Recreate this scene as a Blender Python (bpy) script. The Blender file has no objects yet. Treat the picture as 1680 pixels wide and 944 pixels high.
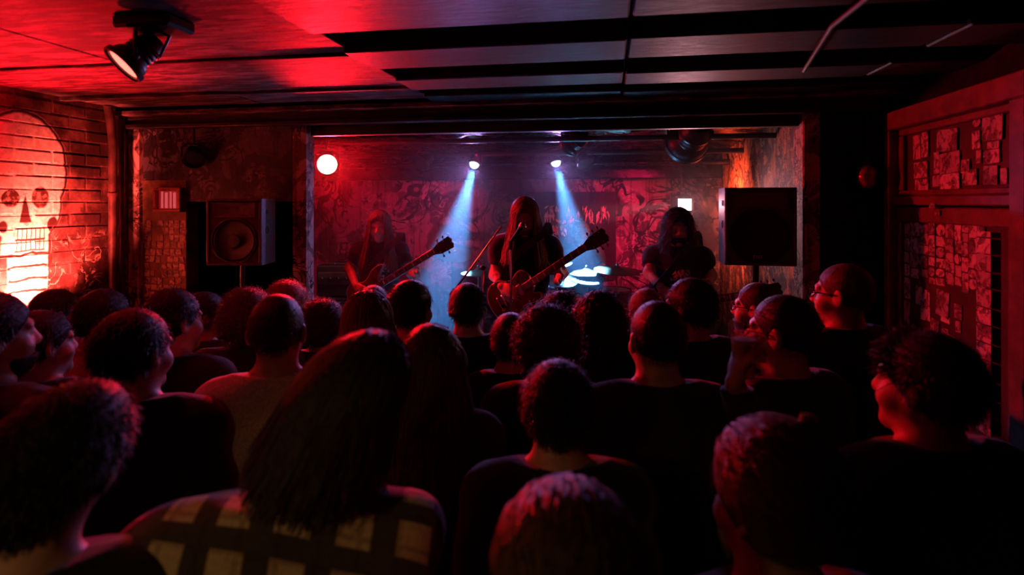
import bpy, math, random
import numpy as np
from mathutils import Vector, Matrix

random.seed(11)
rng = np.random.default_rng(5)
SC = bpy.context.scene
COL = SC.collection

# ------------------------------------------------------------------ camera
FPX = 950.0                     # focal length in pixels of the 1680 x 944 frame
HORIZON = 332.0                 # pixel row of the horizon
CAMZ = 2.05
YAW = math.atan(160.0 / FPX)    # camera turned left of the room's long axis
cam_d = bpy.data.cameras.new('camera')
cam = bpy.data.objects.new('camera', cam_d)
COL.objects.link(cam)
cam.location = (0, 0, CAMZ)
cam.rotation_euler = (math.pi / 2, 0, YAW)
cam_d.sensor_width = 36
cam_d.lens = 36 * FPX / 1680
cam_d.shift_y = -(472 - HORIZON) / 1680
cam_d.clip_start = 0.05
cam_d.dof.use_dof = True
cam_d.dof.focus_distance = 3.9
cam_d.dof.aperture_fstop = 2.2
SC.camera = cam

# ------------------------------------------------------------------ world and exposure
w = bpy.data.worlds.new('world')
SC.world = w
w.use_nodes = True
w.node_tree.nodes['Background'].inputs[0].default_value = (0, 0, 0, 1)
w.node_tree.nodes['Background'].inputs[1].default_value = 0.0
SC.view_settings.view_transform = 'Standard'
SC.view_settings.look = 'None'
SC.view_settings.gamma = 1
SC.view_settings.use_curve_mapping = False
SC.view_settings.exposure = 0.0
SC.cycles.diffuse_bounces = 1
SC.cycles.glossy_bounces = 2
SC.cycles.max_bounces = 6

# lamp powers in watts (each light is built inside its own fixture below)
P_SKULL, P_CEIL, P_CAN = 850, 900, 4
P_RED, P_RED_HOT = 75, 380
P_BLUE, P_BLUE_SPILL = 19000, 100
P_WHITE = 90
P_WASH = 230
P_WARM = 8
HAZE = 0.018
C_RED = (1.0, 0.006, 0.016)
C_SKULL = (1.0, 0.070, 0.050)
C_BLUE = (0.09, 0.36, 1.0)
C_WASH = (1.0, 0.004, 0.10)
C_WARM = (1.0, 0.5, 0.18)

# ------------------------------------------------------------------ projection helpers
FWD = Vector((-math.sin(YAW), math.cos(YAW), 0))
RGT = Vector((math.cos(YAW), math.sin(YAW), 0))
def pt(px, py, zc):
    v = RGT * ((px - 840) / FPX * zc) + FWD * zc
    return Vector((v.x, v.y, CAMZ - (py - HORIZON) / FPX * zc))
def on_y(px, py, Y):            # the point of the plane y = Y seen at a pixel
    r = RGT * ((px - 840) / FPX) + FWD
    t = Y / r.y
    return Vector((r.x * t, Y, CAMZ - (py - HORIZON) / FPX * t))
def on_x(px, py, X):
    r = RGT * ((px - 840) / FPX) + FWD
    t = X / r.x
    return Vector((X, r.y * t, CAMZ - (py - HORIZON) / FPX * t))

# ------------------------------------------------------------------ materials
class E:
    """a node socket with arithmetic"""
    def __init__(s, nt, v): s.nt, s.v = nt, v
    def op(s, kind, *o):
        n = s.nt.nodes.new('ShaderNodeMath'); n.operation = kind
        for i, a in enumerate((s,) + o):
            a = a.v if isinstance(a, E) else a
            if isinstance(a, (int, float)): n.inputs[i].default_value = a
            else: s.nt.links.new(a, n.inputs[i])
        return E(s.nt, n.outputs[0])
    def __add__(s, o): return s.op('ADD', o)
    def __sub__(s, o): return s.op('SUBTRACT', o)
    def __mul__(s, o): return s.op('MULTIPLY', o)
    def __truediv__(s, o): return s.op('DIVIDE', o)
    def mn(s, o): return s.op('MINIMUM', o)
    def mx(s, o): return s.op('MAXIMUM', o)
    def abs(s): return s.op('ABSOLUTE')
    def lt(s, o): return s.op('LESS_THAN', o)
    def gt(s, o): return s.op('GREATER_THAN', o)
    def inv(s): return s * -1.0 + 1.0
    def step(s, a, b):          # 0 at a, 1 at b
        n = s.nt.nodes.new('ShaderNodeMapRange'); n.interpolation_type = 'SMOOTHSTEP'
        s.nt.links.new(s.v, n.inputs[0])
        n.inputs[1].default_value = a; n.inputs[2].default_value = b
        if a > b:
            n.inputs[1].default_value = b; n.inputs[2].default_value = a
            n.inputs[3].default_value = 1; n.inputs[4].default_value = 0
        return E(s.nt, n.outputs[0])

def new_mat(name, rough=0.6, metal=0.0, spec=0.5, base=(0.5, 0.5, 0.5)):
    m = bpy.data.materials.new(name); m.use_nodes = True
    nt = m.node_tree; b = nt.nodes['Principled BSDF']
    b.inputs['Base Color'].default_value = (*base, 1)
    b.inputs['Roughness'].default_value = rough
    b.inputs['Metallic'].default_value = metal
    b.inputs['Specular IOR Level'].default_value = spec
    return m, nt, b
def pos(nt, space='world', rot=None, scale=(1, 1, 1)):
    if space == 'world': o = nt.nodes.new('ShaderNodeNewGeometry').outputs['Position']
    else: o = nt.nodes.new('ShaderNodeTexCoord').outputs['Object']
    if scale != (1, 1, 1) or rot:
        n = nt.nodes.new('ShaderNodeMapping'); nt.links.new(o, n.inputs[0])
        n.inputs['Scale'].default_value = scale
        if rot: n.inputs['Rotation'].default_value = rot
        o = n.outputs[0]
    return o
def xyz(nt, vec):
    n = nt.nodes.new('ShaderNodeSeparateXYZ'); nt.links.new(vec, n.inputs[0])
    return [E(nt, o) for o in n.outputs]
def noise(nt, vec, scale, detail=3, rough=0.55, dist=0.0, color=False):
    n = nt.nodes.new('ShaderNodeTexNoise'); nt.links.new(vec, n.inputs['Vector'])
    n.inputs['Scale'].default_value = scale; n.inputs['Detail'].default_value = detail
    n.inputs['Roughness'].default_value = rough; n.inputs['Distortion'].default_value = dist
    return n.outputs['Color'] if color else E(nt, n.outputs['Fac'])
def voronoi(nt, vec, scale, feature='F1', out='Distance'):
    n = nt.nodes.new('ShaderNodeTexVoronoi'); nt.links.new(vec, n.inputs['Vector'])
    n.feature = feature; n.inputs['Scale'].default_value = scale
    return n.outputs[out] if out == 'Color' else E(nt, n.outputs[out])
def mix(nt, f, a, b):
    n = nt.nodes.new('ShaderNodeMix'); n.data_type = 'RGBA'
    for s, v in ((n.inputs[0], f), (n.inputs[6], a), (n.inputs[7], b)):
        v = v.v if isinstance(v, E) else v
        if isinstance(v, tuple): s.default_value = (*v, 1) if len(v) == 3 else v
        elif isinstance(v, (int, float)): s.default_value = v
        else: nt.links.new(v, s)
    return n.outputs[2]
def bump(nt, b, h, strength=0.4, dist=0.02):
    n = nt.nodes.new('ShaderNodeBump'); n.inputs['Strength'].default_value = strength
    n.inputs['Distance'].default_value = dist
    nt.links.new(h.v, n.inputs['Height']); nt.links.new(n.outputs[0], b.inputs['Normal'])

MATS = {}
def simple(name, base, rough=0.6, metal=0.0, spec=0.5, vary=0.35, scale=18.0, bmp=0.0, space='obj'):
    """plain procedural material: colour mottled by noise, optional relief"""
    if name in MATS: return MATS[name]
    m, nt, b = new_mat(name, rough, metal, spec, base)
    p = pos(nt, space); n = noise(nt, p, scale, 3)
    dark = tuple(c * (1 - vary) for c in base); lite = tuple(min(1, c * (1 + vary * .5)) for c in base)
    nt.links.new(mix(nt, n.step(.3, .7), dark, lite), b.inputs['Base Color'])
    if bmp: bump(nt, b, noise(nt, p, scale * 3, 4), bmp, 0.004)
    MATS[name] = m
    return m
def emit(name, col, strength, rim=None):
    if name in MATS: return MATS[name]
    m, nt, b = new_mat(name, 0.4)
    b.inputs['Emission Color'].default_value = (*col, 1)
    b.inputs['Emission Strength'].default_value = strength
    b.inputs['Base Color'].default_value = (0.02, 0.02, 0.02, 1)
    MATS[name] = m
    return m

# ------------------------------------------------------------------ mesh helpers
class MB:
    def __init__(s): s.v, s.f, s.smooth = [], [], False
    def add(s, vs, fs, M=None):
        o = len(s.v)
        s.v += [tuple(M @ Vector(v)) if M is not None else tuple(v) for v in vs]
        s.f += [tuple(i + o for i in f) for f in fs]
        return s
    def box(s, lo, hi, M=None, ch=0.0):
        x0, y0, z0 = lo; x1, y1, z1 = hi
        if ch <= 0:
            return s.add([(x0,y0,z0),(x1,y0,z0),(x1,y1,z0),(x0,y1,z0),(x0,y0,z1),(x1,y0,z1),(x1,y1,z1),(x0,y1,z1)],
                         [(0,3,2,1),(4,5,6,7),(0,1,5,4),(1,2,6,5),(2,3,7,6),(3,0,4,7)], M)
        c = min(ch, (x1-x0)*.45, (y1-y0)*.45, (z1-z0)*.45)
        vs = []; idx = {}
        for ix, x in ((0, x0), (1, x1)):
            for iy, y in ((0, y0), (1, y1)):
                for iz, z in ((0, z0), (1, z1)):
                    sx, sy, sz = (c if ix == 0 else -c), (c if iy == 0 else -c), (c if iz == 0 else -c)
                    for a, d in (('x', (0, sy, sz)), ('y', (sx, 0, sz)), ('z', (sx, sy, 0))):
                        idx[(ix, iy, iz, a)] = len(vs); vs.append((x + d[0], y + d[1], z + d[2]))
        I = lambda a, b, c_, d: idx[(a, b, c_, d)]
        fs = []
        for i in (0, 1):
            q = [I(i,0,0,'x'), I(i,1,0,'x'), I(i,1,1,'x'), I(i,0,1,'x')]; fs.append(tuple(q if i else q[::-1]))
            q = [I(0,i,0,'y'), I(0,i,1,'y'), I(1,i,1,'y'), I(1,i,0,'y')]; fs.append(tuple(q if i else q[::-1]))
            q = [I(0,0,i,'z'), I(1,0,i,'z'), I(1,1,i,'z'), I(0,1,i,'z')]; fs.append(tuple(q if i else q[::-1]))
        for a in (0, 1):
            for b in (0, 1):
                q = [I(0,a,b,'y'), I(1,a,b,'y'), I(1,a,b,'z'), I(0,a,b,'z')]; fs.append(tuple(q if a == b else q[::-1]))
                q = [I(a,0,b,'z'), I(a,1,b,'z'), I(a,1,b,'x'), I(a,0,b,'x')]; fs.append(tuple(q if a == b else q[::-1]))
                q = [I(a,b,0,'x'), I(a,b,1,'x'), I(a,b,1,'y'), I(a,b,0,'y')]; fs.append(tuple(q if a == b else q[::-1]))
                for d in (0, 1):
                    q = [I(a,b,d,'x'), I(a,b,d,'y'), I(a,b,d,'z')]; fs.append(tuple(q if (a+b+d) % 2 else q[::-1]))
        return s.add(vs, fs, M)
    def tube(s, pts, r, n=10, cap=True, M=None):
        pts = [Vector(p) for p in pts]
        rs = r if isinstance(r, (list, tuple)) else [r] * len(pts)
        vs, fs = [], []
        up = None
        for i, p in enumerate(pts):
            t = (pts[min(i+1, len(pts)-1)] - pts[max(i-1, 0)]).normalized()
            if up is None:
                up = t.orthogonal().normalized()
            up = (up - t * up.dot(t)).normalized(); sd = t.cross(up)
            for k in range(n):
                a = 2 * math.pi * k / n
                vs.append(p + (up * math.cos(a) + sd * math.sin(a)) * rs[i])
        for i in range(len(pts)-1):
            for k in range(n):
                k2 = (k+1) % n
                fs.append((i*n+k, i*n+k2, (i+1)*n+k2, (i+1)*n+k))
        if cap:
            fs.append(tuple(range(n))[::-1]); fs.append(tuple((len(pts)-1)*n+k for k in range(n)))
        s.smooth = True
        return s.add(vs, fs, M)
    def lathe(s, prof, n=24, M=None, cap=True):
        """profile of (radius, z) turned round z"""
        vs, fs = [], []
        for r, z in prof:
            for k in range(n):
                a = 2*math.pi*k/n; vs.append((r*math.cos(a), r*math.sin(a), z))
        for i in range(len(prof)-1):
            for k in range(n):
                k2 = (k+1) % n
                fs.append((i*n+k, i*n+k2, (i+1)*n+k2, (i+1)*n+k))
        if cap:
            if prof[0][0] > 1e-4: fs.append(tuple(range(n))[::-1])
            if prof[-1][0] > 1e-4: fs.append(tuple((len(prof)-1)*n+k for k in range(n)))
        s.smooth = True
        return s.add(vs, fs, M)
    def prism(s, poly, z0, z1, M=None):
        n = len(poly)
        vs = [(x, y, z0) for x, y in poly] + [(x, y, z1) for x, y in poly]
        fs = [tuple(range(n))[::-1], tuple(range(n, 2*n))] + [(i, (i+1) % n, n+(i+1) % n, n+i) for i in range(n)]
        return s.add(vs, fs, M)
    def build(s, name, mat, parent=None, smooth=None, loc=None):
        me = bpy.data.meshes.new(name)
        me.from_pydata(s.v, [], s.f); me.validate(); 
        o = bpy.data.objects.new(name, me); COL.objects.link(o)
        if isinstance(mat, (list, tuple)):
            for m in mat: me.materials.append(m)
        else: me.materials.append(mat)
        sm = s.smooth if smooth is None else smooth
        if sm:
            me.polygons.foreach_set('use_smooth', [True]*len(me.polygons))
            try: me.set_sharp_from_angle(angle=math.radians(38))
            except Exception: pass
        if parent is not None: o.parent = parent
        if loc is not None: o.location = loc
        return o
def tag(o, label=None, cat=None, group=None, kind=None):
    if label: o['label'] = label
    if cat: o['category'] = cat
    if group: o['group'] = group
    if kind: o['kind'] = kind
    return o
def empty(name, loc=(0,0,0), rot=None, label=None, cat=None, group=None):
    o = bpy.data.objects.new(name, None); COL.objects.link(o)
    o.location = loc
    if rot is not None:
        if isinstance(rot, (int, float)): o.rotation_euler = (0, 0, rot)
        else: o.rotation_mode = 'QUATERNION'; o.rotation_quaternion = rot
    o.empty_display_size = 0.05
    return tag(o, label, cat, group)
def struct(o, label=None):
    o['kind'] = 'structure'
    if label: o['label'] = label
    return o
def dup(o, parent, loc=None, rot=None):
    c = o.copy(); COL.objects.link(c); c.parent = parent
    if loc is not None: c.location = loc
    if rot is not None: c.rotation_euler = rot
    return c
def ell(mb, c, r, n=16, m=10, M=None):
    prof = [(math.sin(math.pi*i/m), -math.cos(math.pi*i/m)) for i in range(m+1)]
    T = Matrix.Translation(c) @ Matrix.Diagonal((r[0], r[1], r[2], 1))
    if M is not None: T = M @ T
    mb.lathe([(max(a, 1e-5), b) for a, b in prof], n, T, cap=False)
    return mb
def spot(name, parent, col, power, angle, blend, radius=0.05, loc=(0,0,0), direction=None):
    d = bpy.data.lights.new(name, 'SPOT'); d.color = col; d.energy = power
    d.spot_size = math.radians(angle); d.spot_blend = blend; d.shadow_soft_size = radius
    o = bpy.data.objects.new(name, d); COL.objects.link(o); o.parent = parent; o.location = loc
    if direction is not None:
        o.rotation_mode = 'QUATERNION'; o.rotation_quaternion = Vector(direction).to_track_quat('-Z', 'Y')
    return o
# ================================================================== the room
LX, RX = -3.33, 1.60            # side walls
HY = 3.60                       # plane of the stage opening
SX = 1.15                       # right wall of the stage
BY = 6.40                       # back wall of the stage
CEIL = 2.70
STAGE = 0.30

# ---- materials of the shell
def mat_brick_skull():
    m, nt, b = new_mat('painted_brick', 0.62, 0, 0.35)
    p = pos(nt)
    X, Y, Z = xyz(nt, p)
    wob = noise(nt, p, 7, 3)
    wob2 = noise(nt, p, 9.3, 3, dist=.5)
    u = Y + (wob - 0.5) * 0.030
    v = Z + (wob2 - 0.5) * 0.030
    def q(px, py):
        a = on_x(px, py, LX); return a.y, a.z
    def el(px, py, rx, ry):
        cu, cv = q(px, py)
        ru = abs(q(px + rx, py)[0] - q(px - rx, py)[0]) / 2; rv = abs(q(px, py + ry)[1] - q(px, py - ry)[1]) / 2
        a = (u - cu) / ru; c = (v - cv) / rv
        return a * a + c * c                  # < 1 inside
    def rect(px0, py0, px1, py1):
        cu, cv = q((px0 + px1) / 2, (py0 + py1) / 2)
        hu = abs(q(px1, (py0+py1)/2)[0] - q(px0, (py0+py1)/2)[0]) / 2; hv = abs(q((px0+px1)/2, py0)[1] - q((px0+px1)/2, py1)[1]) / 2
        return ((u - cu) / hu).abs().mx(((v - cv) / hv).abs())
    cran = el(36, 277, 75, 90)
    cheek = el(42, 338, 59, 62)
    jaw = rect(4, 352, 80, 415)
    neck = rect(14, 410, 80, 520)
    skull = cran.mn(cheek).mn(jaw)
    inside = skull.step(1.06, .96).mx(neck.step(1.05, .95))
    outline = skull.step(1.0, 1.06) * skull.step(1.20, 1.12) * neck.step(.9, 1.0)
    eye = el(17, 326, 16, 15).mn(el(66, 324, 14, 18)).step(1.1, .8)
    nu, nv = q(42, 340)
    tri = ((u - nu).abs() / 0.036) + ((v - nv) * 1.0 / 0.14).mx(-1) * 0.9
    nose = tri.step(.55, .38) * (v - (nv - .085)).step(-.006, .004)
    # teeth: thin gaps between them, a dark line where they meet
    tu0, tv0 = q(28, 394); tw = abs(q(72, 394)[0] - q(28, 394)[0]) / 6
    fr = ((u - tu0) / tw).op('FRACT')
    gap = (fr - .5).abs().step(.36, .46)
    mouth = rect(25, 374, 74, 412).step(1.05, .95)
    meet = (v - q(50, 393)[1]).abs().step(.010, .004)
    lip = (v - q(50, 412)[1]).abs().step(.012, .005).mx((v - q(50, 374)[1]).abs().step(.010, .003) * .6)
    teeth = mouth * gap.mx(meet).mx(lip)
    hollow = el(86, 368, 9, 13).step(1.1, .7).mx(el(5, 372, 8, 10).step(1.1, .7))
    vert = None
    for py in (416, 437, 459, 478):
        line = (v - q(45, py)[1] + (wob - .5) * .05).abs().step(.013, .004)
        vert = line if vert is None else vert.mx(line)
    vert = vert * neck.step(1.05, .95)
    grime = noise(nt, p, 16, 5, .65).step(.57, .72) * .65
    dark = eye.mx(nose).mx(teeth).mx(hollow).mx(vert).mx(outline)
    # brickwork round the skull: dark red paint with scuffs and scrawl lower down
    scr = (noise(nt, p, 9, 3, .6, dist=1.0) - .5).abs().step(.030, .010) * noise(nt, p, 6, 2).step(.45, .55)
    low = (Z - 1.86).step(.05, -.06) * .85
    base = mix(nt, noise(nt, p, 5, 5, .7).step(.42, .75), (.035, .014, .012), (.22, .10, .085))
    base = mix(nt, scr * low, base, (.50, .36, .28))
    paint = mix(nt, noise(nt, p, 30, 3).step(.25, .7), (.56, .50, .40), (.86, .80, .68))
    paint = mix(nt, grime, paint, (.16, .09, .07))
    eyecol = mix(nt, noise(nt, p, 40, 2).step(.45, .65), (.05, .02, .015), (.28, .2, .15))
    paint = mix(nt, dark, paint, mix(nt, eye, (.030, .012, .01), eyecol))
    col = mix(nt, inside.mx(outline), base, paint)
    nt.links.new(col, b.inputs['Base Color'])
    bump(nt, b, noise(nt, p, 60, 5, .7), .5, .004)
    return m
def mat_mural(name, tone_a, tone_b, tone_c, scale=3.2, mort=True, darkness=0.5, rough=.65):
    """graffiti: tangled strokes over fills, over rough plaster"""
    m, nt, b = new_mat(name, rough, 0, .3)
    p = pos(nt); ps = pos(nt, scale=(1, 1, 1.0))
    fill = noise(nt, ps, scale, 2, .5, 1.6)
    line1 = (noise(nt, ps, scale * 1.5, 2, .5, 2.8) - .5).abs()
    line2 = (noise(nt, ps, scale * 3.0, 2, .5, 1.8) - .52).abs()
    wear = noise(nt, p, 9, 6, .72)
    col = mix(nt, fill.step(.47, .53), tone_a, tone_b)
    gate = noise(nt, p, scale * .8, 2).step(.44, .56); gate2 = noise(nt, pos(nt, scale=(1.3, 1.3, 1)), scale * .9, 2).step(.5, .6)
    col = mix(nt, line2.step(.034, .016) * gate2, col, tone_c)
    col = mix(nt, line1.step(.055, .030) * gate, col, (.012, .010, .012))
    drip = noise(nt, pos(nt, scale=(14, 14, .9)), 1.6, 3, .6).step(.50, .66)
    col = mix(nt, drip * .6, col, tuple(c * .25 for c in tone_a))
    col = mix(nt, wear.step(.5 + .16 * (1 - darkness), .66) * .9, col, (.02, .016, .018))
    nt.links.new(col, b.inputs['Base Color'])
    bump(nt, b, noise(nt, p, 26, 6, .7), .6, .012)
    return m
def mat_black_paint(name='black_paint', base=(.020, .018, .020), rough=.34, bs=.35, sc=14, stretch=(1, 3, 3)):
    m, nt, b = new_mat(name, rough, 0, .5 if rough < .6 else .12)
    p = pos(nt, scale=stretch)
    n = noise(nt, p, sc, 5, .65)
    nt.links.new(mix(nt, n.step(.4, .7), tuple(c*.3 for c in base), tuple(c*1.7 for c in base)), b.inputs['Base Color'])
    r = n * .35 + (rough - .17)
    nt.links.new(r.v, b.inputs['Roughness'])
    bump(nt, b, noise(nt, p, sc * .7, 6, .7), bs, .012)
    return m
M_BRICK = mat_brick_skull()
M_BACK = mat_mural('stage_wall_graffiti', (.12, .07, .08), (.34, .20, .22), (.55, .40, .40), 1.7, darkness=.6)
M_SIDE = mat_mural('side_wall_graffiti_glow', (.08, .025, .015), (.42, .15, .04), (.60, .38, .18), 4.0, darkness=.9)  # orange tones paint a warm glow into the mural
M_LINT = mat_mural('lintel_graffiti', (.025, .022, .03), (.09, .085, .11), (.20, .18, .19), 3.0, darkness=.9)
M_COLM = mat_mural('column_graffiti', (.20, .13, .12), (.60, .50, .46), (.75, .68, .62), 5.0, darkness=.7)
M_CEIL = mat_black_paint('ceiling_paint', (.17, .12, .12), .68, .55, 5, (1, 4.5, 4.5))
M_GLOSS = mat_black_paint('gloss_ceiling_board', (.022, .019, .021), .52, .30, 12)
M_FOIL = mat_black_paint('crinkled_black_sheet', (.014, .012, .014), .26, .6, 7, (1, 2, 2))
M_DARK = mat_black_paint('matt_black_wall', (.012, .010, .011), .75, .5, 9)
M_FLOOR = mat_black_paint('floor_boards', (.030, .022, .018), .5, .3, 10, (1, .3, 1))
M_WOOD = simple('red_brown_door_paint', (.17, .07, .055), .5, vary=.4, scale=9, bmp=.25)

struct(MB().box((LX-.3, -2.6, -.12), (RX+.3, BY+.3, 0)).build('floor', M_FLOOR), 'dark boarded floor under the crowd')
struct(MB().box((-3.6, 3.52, 0), (SX, BY, STAGE)).build('floor_stage', M_FLOOR), 'low black stage platform')
struct(MB().box((LX-.3, -2.6, CEIL+.045), (RX+.3, HY+.1, CEIL+.2)).build('ceiling', M_DARK), 'black painted ceiling over the crowd')
CE = bpy.data.objects['ceiling']
# boards and sheets of the ceiling, each a piece of its own
seams = [-3.33, -2.23, -1.08, 0.07, 1.22, 1.60]
bands = [(-.6, .2), (.3, .95), (1.05, 1.45), (1.58, 1.96), (2.22, 2.52), (2.80, 3.06), (3.26, 3.45)]
for c in range(5):
    x0, x1 = seams[c] + .006, seams[c+1] - .006
    if c < 2:
        ys = [(-.6, .9), (.912, 2.35), (2.362, 3.05), (3.07, 3.45)]
        for y0, y1 in ys:
            dz = random.uniform(-.004, .004)
            MB().box((x0, y0, CEIL - .006 + dz), (x1, y1, CEIL + .05), ch=.004).build('ceiling_sheet', M_CEIL, CE)
    else:
        for y0, y1 in bands:
            dz = random.uniform(-.006, .004)
            MB().box((x0, y0, CEIL - .035 + dz), (x1, y1, CEIL + .05), ch=.006).build('ceiling_board', M_GLOSS, CE)
# battens across the sheets at the left
for y, z in ((3.06, .014), (2.356, .010)):
    MB().box((LX, y - .022, CEIL - .012 - z), (seams[2], y + .022, CEIL - .004), ch=.004).build('ceiling_batten', M_CEIL, CE)

# left wall with its bricks
wl = struct(MB().box((LX - .25, -2.6, 0), (LX - .003, HY + .1, CEIL + .05)).build('wall_left', M_BRICK), 'brick wall at the left painted with a large skull')
bl, bh, bm_ = .215, .065, .011
meshes = []
for k in range(5):
    r = random.Random(k)
    mb = MB().box((-.05, -bl/2, -bh/2), (0.0, bl/2, bh/2), ch=.0025 + .002*r.random())
    mb.v = [(x + (r.uniform(-.0006, .0006) if x > -.01 else 0), y + r.uniform(-.003, .003), z + r.uniform(-.003, .003)) for x, y, z in mb.v]
    o = mb.build('brick', M_BRICK); meshes.append(o.data); bpy.data.objects.remove(o)
row = 0; z = .95
while z < CEIL - .02:
    y = 1.98 + (row % 2) * .113
    while y < HY - .17:
        o = bpy.data.objects.new('brick', random.choice(meshes)); COL.objects.link(o); o.parent = wl
        o.location = (LX + random.uniform(-.0008, .0008), y, z)
        y += bl + bm_
    z += bh + bm_; row += 1
struct(MB().box((RX, -2.6, 0), (RX + .25, HY + .1, CEIL + .05)).build('wall_right', M_DARK), 'black wall at the right')
struct(MB().box((LX - .3, -2.75, 0), (RX + .3, -2.6, CEIL + .05)).build('wall_rear', M_DARK), 'dark wall behind the crowd')
struct(MB().box((SX, HY, 0), (RX + .25, HY + .15, CEIL + .05)).build('wall_stage_front', M_DARK), 'black wall right of the stage opening')

# wall left of the stage opening: pier, board of photos, lintel, column, dark recess
def X_at(px, Y=HY): return on_y(px, 0, Y).x
def Z_at(px, py, Y=HY): return on_y(px, py, Y).z
ws = struct(MB().box((LX - .1, HY, Z_at(400, 331)), (X_at(486), HY + .12, CEIL + .05)).build('wall_stage_left', M_LINT), 'graffitied wall above the dark recess left of the stage')
MB().box((LX - .1, HY - .035, 0), (X_at(235), HY + .12, CEIL + .02)).build('pier', M_COLM, ws)
MB().box((X_at(483), HY - .02, 0), (X_at(505), HY + .08, CEIL + .02)).build('column', M_COLM, ws)
MB().box((X_at(235), HY - .004, 0), (X_at(306), HY + .12, Z_at(270, 296))).build('photo_board', simple('ochre_board', (.15, .10, .045), .7, vary=.6, scale=12, bmp=.3), ws)
struct(MB().prism([(X_at(487), HY+.06), (X_at(487), HY + .12), (-3.52, BY), (-3.60, BY)], 0, CEIL).build('wall_recess_added', M_DARK), 'added dark side wall keeping stage light out of the recess')  # partition added along the sightline so stage light leaves the recess black
struct(MB().box((LX - .3, 5.2, 0), (-2.9, 5.3, CEIL)).build('wall_recess_back', M_DARK), 'black back of the recess')
struct(MB().box((LX - .3, HY + .12, 0), (LX - .2, 5.2, CEIL)).build('wall_recess_side', M_DARK), 'black outer side of the recess')
struct(MB().box((LX - .3, HY + .12, CEIL), (-2.0, 5.3, CEIL + .1)).build('ceiling_recess', M_DARK), 'black ceiling of the recess')
# stage shell
struct(MB().box((-3.7, BY, 0), (SX + .3, BY + .2, 2.75)).build('wall_back', M_BACK), 'graffiti covered back wall of the stage')
struct(MB().box((SX, HY + .15, 0), (SX + .2, BY, 2.75)).build('wall_stage_right', M_SIDE), 'dripping mural on the stage side wall, a warm glow painted in as orange')
struct(MB().box((SX - .05, HY - .03, 0), (SX + .045, HY + .15, CEIL + .03), ch=.008).build('trim_1', M_COLM), 'painted post at the right of the stage opening')
# crinkled sheet lining over the stage
def lining():
    mb = MB(); nx, ny = 120, 70
    x0, x1, y0, y1 = -3.6, SX, HY + .05, BY
    r = np.random.default_rng(3)
    for j in range(ny + 1):
        for i in range(nx + 1):
            x = x0 + (x1 - x0) * i / nx; y = y0 + (y1 - y0) * j / ny
            h = .020 * math.sin(9*x + 3*math.sin(2.3*y)) * math.sin(7*y + 2*math.sin(3*x)) + .016 * math.sin(23*y + 2*math.sin(5*x)) + .010 * (r.random() - .5)
            if i in (0, nx) or j in (0, ny): h = 0
            mb.v.append((x, y, 2.60 + h - .05 * max(0, (y - 5.4))))
    for j in range(ny):
        for i in range(nx):
            a = j*(nx+1)+i; mb.f.append((a, a+nx+1, a+nx+2, a+1))
    return mb.build('ceiling_stage', M_FOIL, smooth=True)
struct(lining(), 'crinkled shiny black sheet lining the stage ceiling')
struct(MB().box((-3.7, HY + .1, 2.72), (SX + .2, BY + .2, 2.85)).build('ceiling_stage_slab', M_DARK), 'slab over the stage')
# header beam with its lips
hb = struct(MB().box((LX, 3.50, 2.57), (RX, 3.66, CEIL + .05), ch=.01).build('trim_2', M_GLOSS), 'boxed header beam over the stage opening')
MB().box((LX, 3.475, 2.555), (SX + .02, 3.535, 2.585), ch=.006).build('beam_lip', M_GLOSS, hb)
MB().box((LX, 3.64, 2.500), (SX + .02, 3.70, 2.575), ch=.006).build('beam_lip', M_GLOSS, hb)
MB().box((LX, 3.44, 2.640), (RX, 3.505, 2.675), ch=.006).build('beam_lip', M_CEIL, hb)
# dark band of boxing along the top of the back wall
struct(MB().box((-3.5, BY - .16, 2.30), (SX, BY, 2.60), ch=.01).build('trim_3', M_FOIL), 'black boxing along the top of the stage back wall')

# corner pipes on the left wall
def pipe(name, label, pts, r, mat, cat='pipe', clips=()):
    e = empty(name, pts[0], None, label, cat)
    o = Vector(pts[0])
    MB().tube([Vector(p) - o for p in pts], r, 12).build('tube', mat, e)
    for c in clips:
        MB().lathe([(r+.006, -.012), (r+.006, .012)], 12, Matrix.Translation(Vector(c) - o)).build('clip', mat, e)
    return e
M_PIPE = simple('painted_pipe', (.07, .035, .03), .45, vary=.5, scale=14)
M_STEEL = simple('dull_steel', (.30, .30, .31), .35, .9, vary=.3)
pipe('drain_pipe', 'thicker vertical pipe in the corner right of the skull wall', [(LX+.05, 3.38, 0), (LX+.05, 3.38, 2.45), (LX+.05, 3.36, 2.60), (LX+.05, 3.34, CEIL-.01)], .026, M_PIPE, clips=[(LX+.05, 3.38, 1.1), (LX+.05, 3.38, 2.1)])
pipe('conduit', 'thin vertical conduit beside the corner drain pipe', [(LX+.03, 3.475, 0), (LX+.03, 3.475, CEIL-.01)], .017, M_PIPE, clips=[(LX+.03, 3.475, 1.6)])
a, b_ = pt(1366, 8, 1.95), pt(1319, 97, 2.62)
pipe('cable_conduit', 'thin grey conduit running along the dark ceiling at the right', [(a.x, a.y - .8, CEIL-.055), (a.x+.0, a.y, CEIL-.055), (b_.x, b_.y, CEIL-.055)], .010, simple('dull_conduit', (.02, .018, .02), .6))
# pipes under the stage lining
pipe('lighting_bar', 'black lighting bar crossing the stage below the crinkled ceiling', [(-2.6, 5.30, 2.50), (SX, 5.30, 2.50)], .024, simple('bar_black', (.03, .03, .03), .4, .5), 'bar')
pipe('heating_pipe', 'black pipe crossing the stage high in front of the back wall', [(-3.2, 5.9, 2.44), (-1.5, 5.9, 2.45), (SX, 5.9, 2.44)], .03, M_FOIL)
pipe('front_lighting_bar', 'black bar hung just behind the header beam', [(-2.2, 4.32, 2.52), (SX, 4.32, 2.52)], .02, MATS['bar_black'], 'bar')

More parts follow.
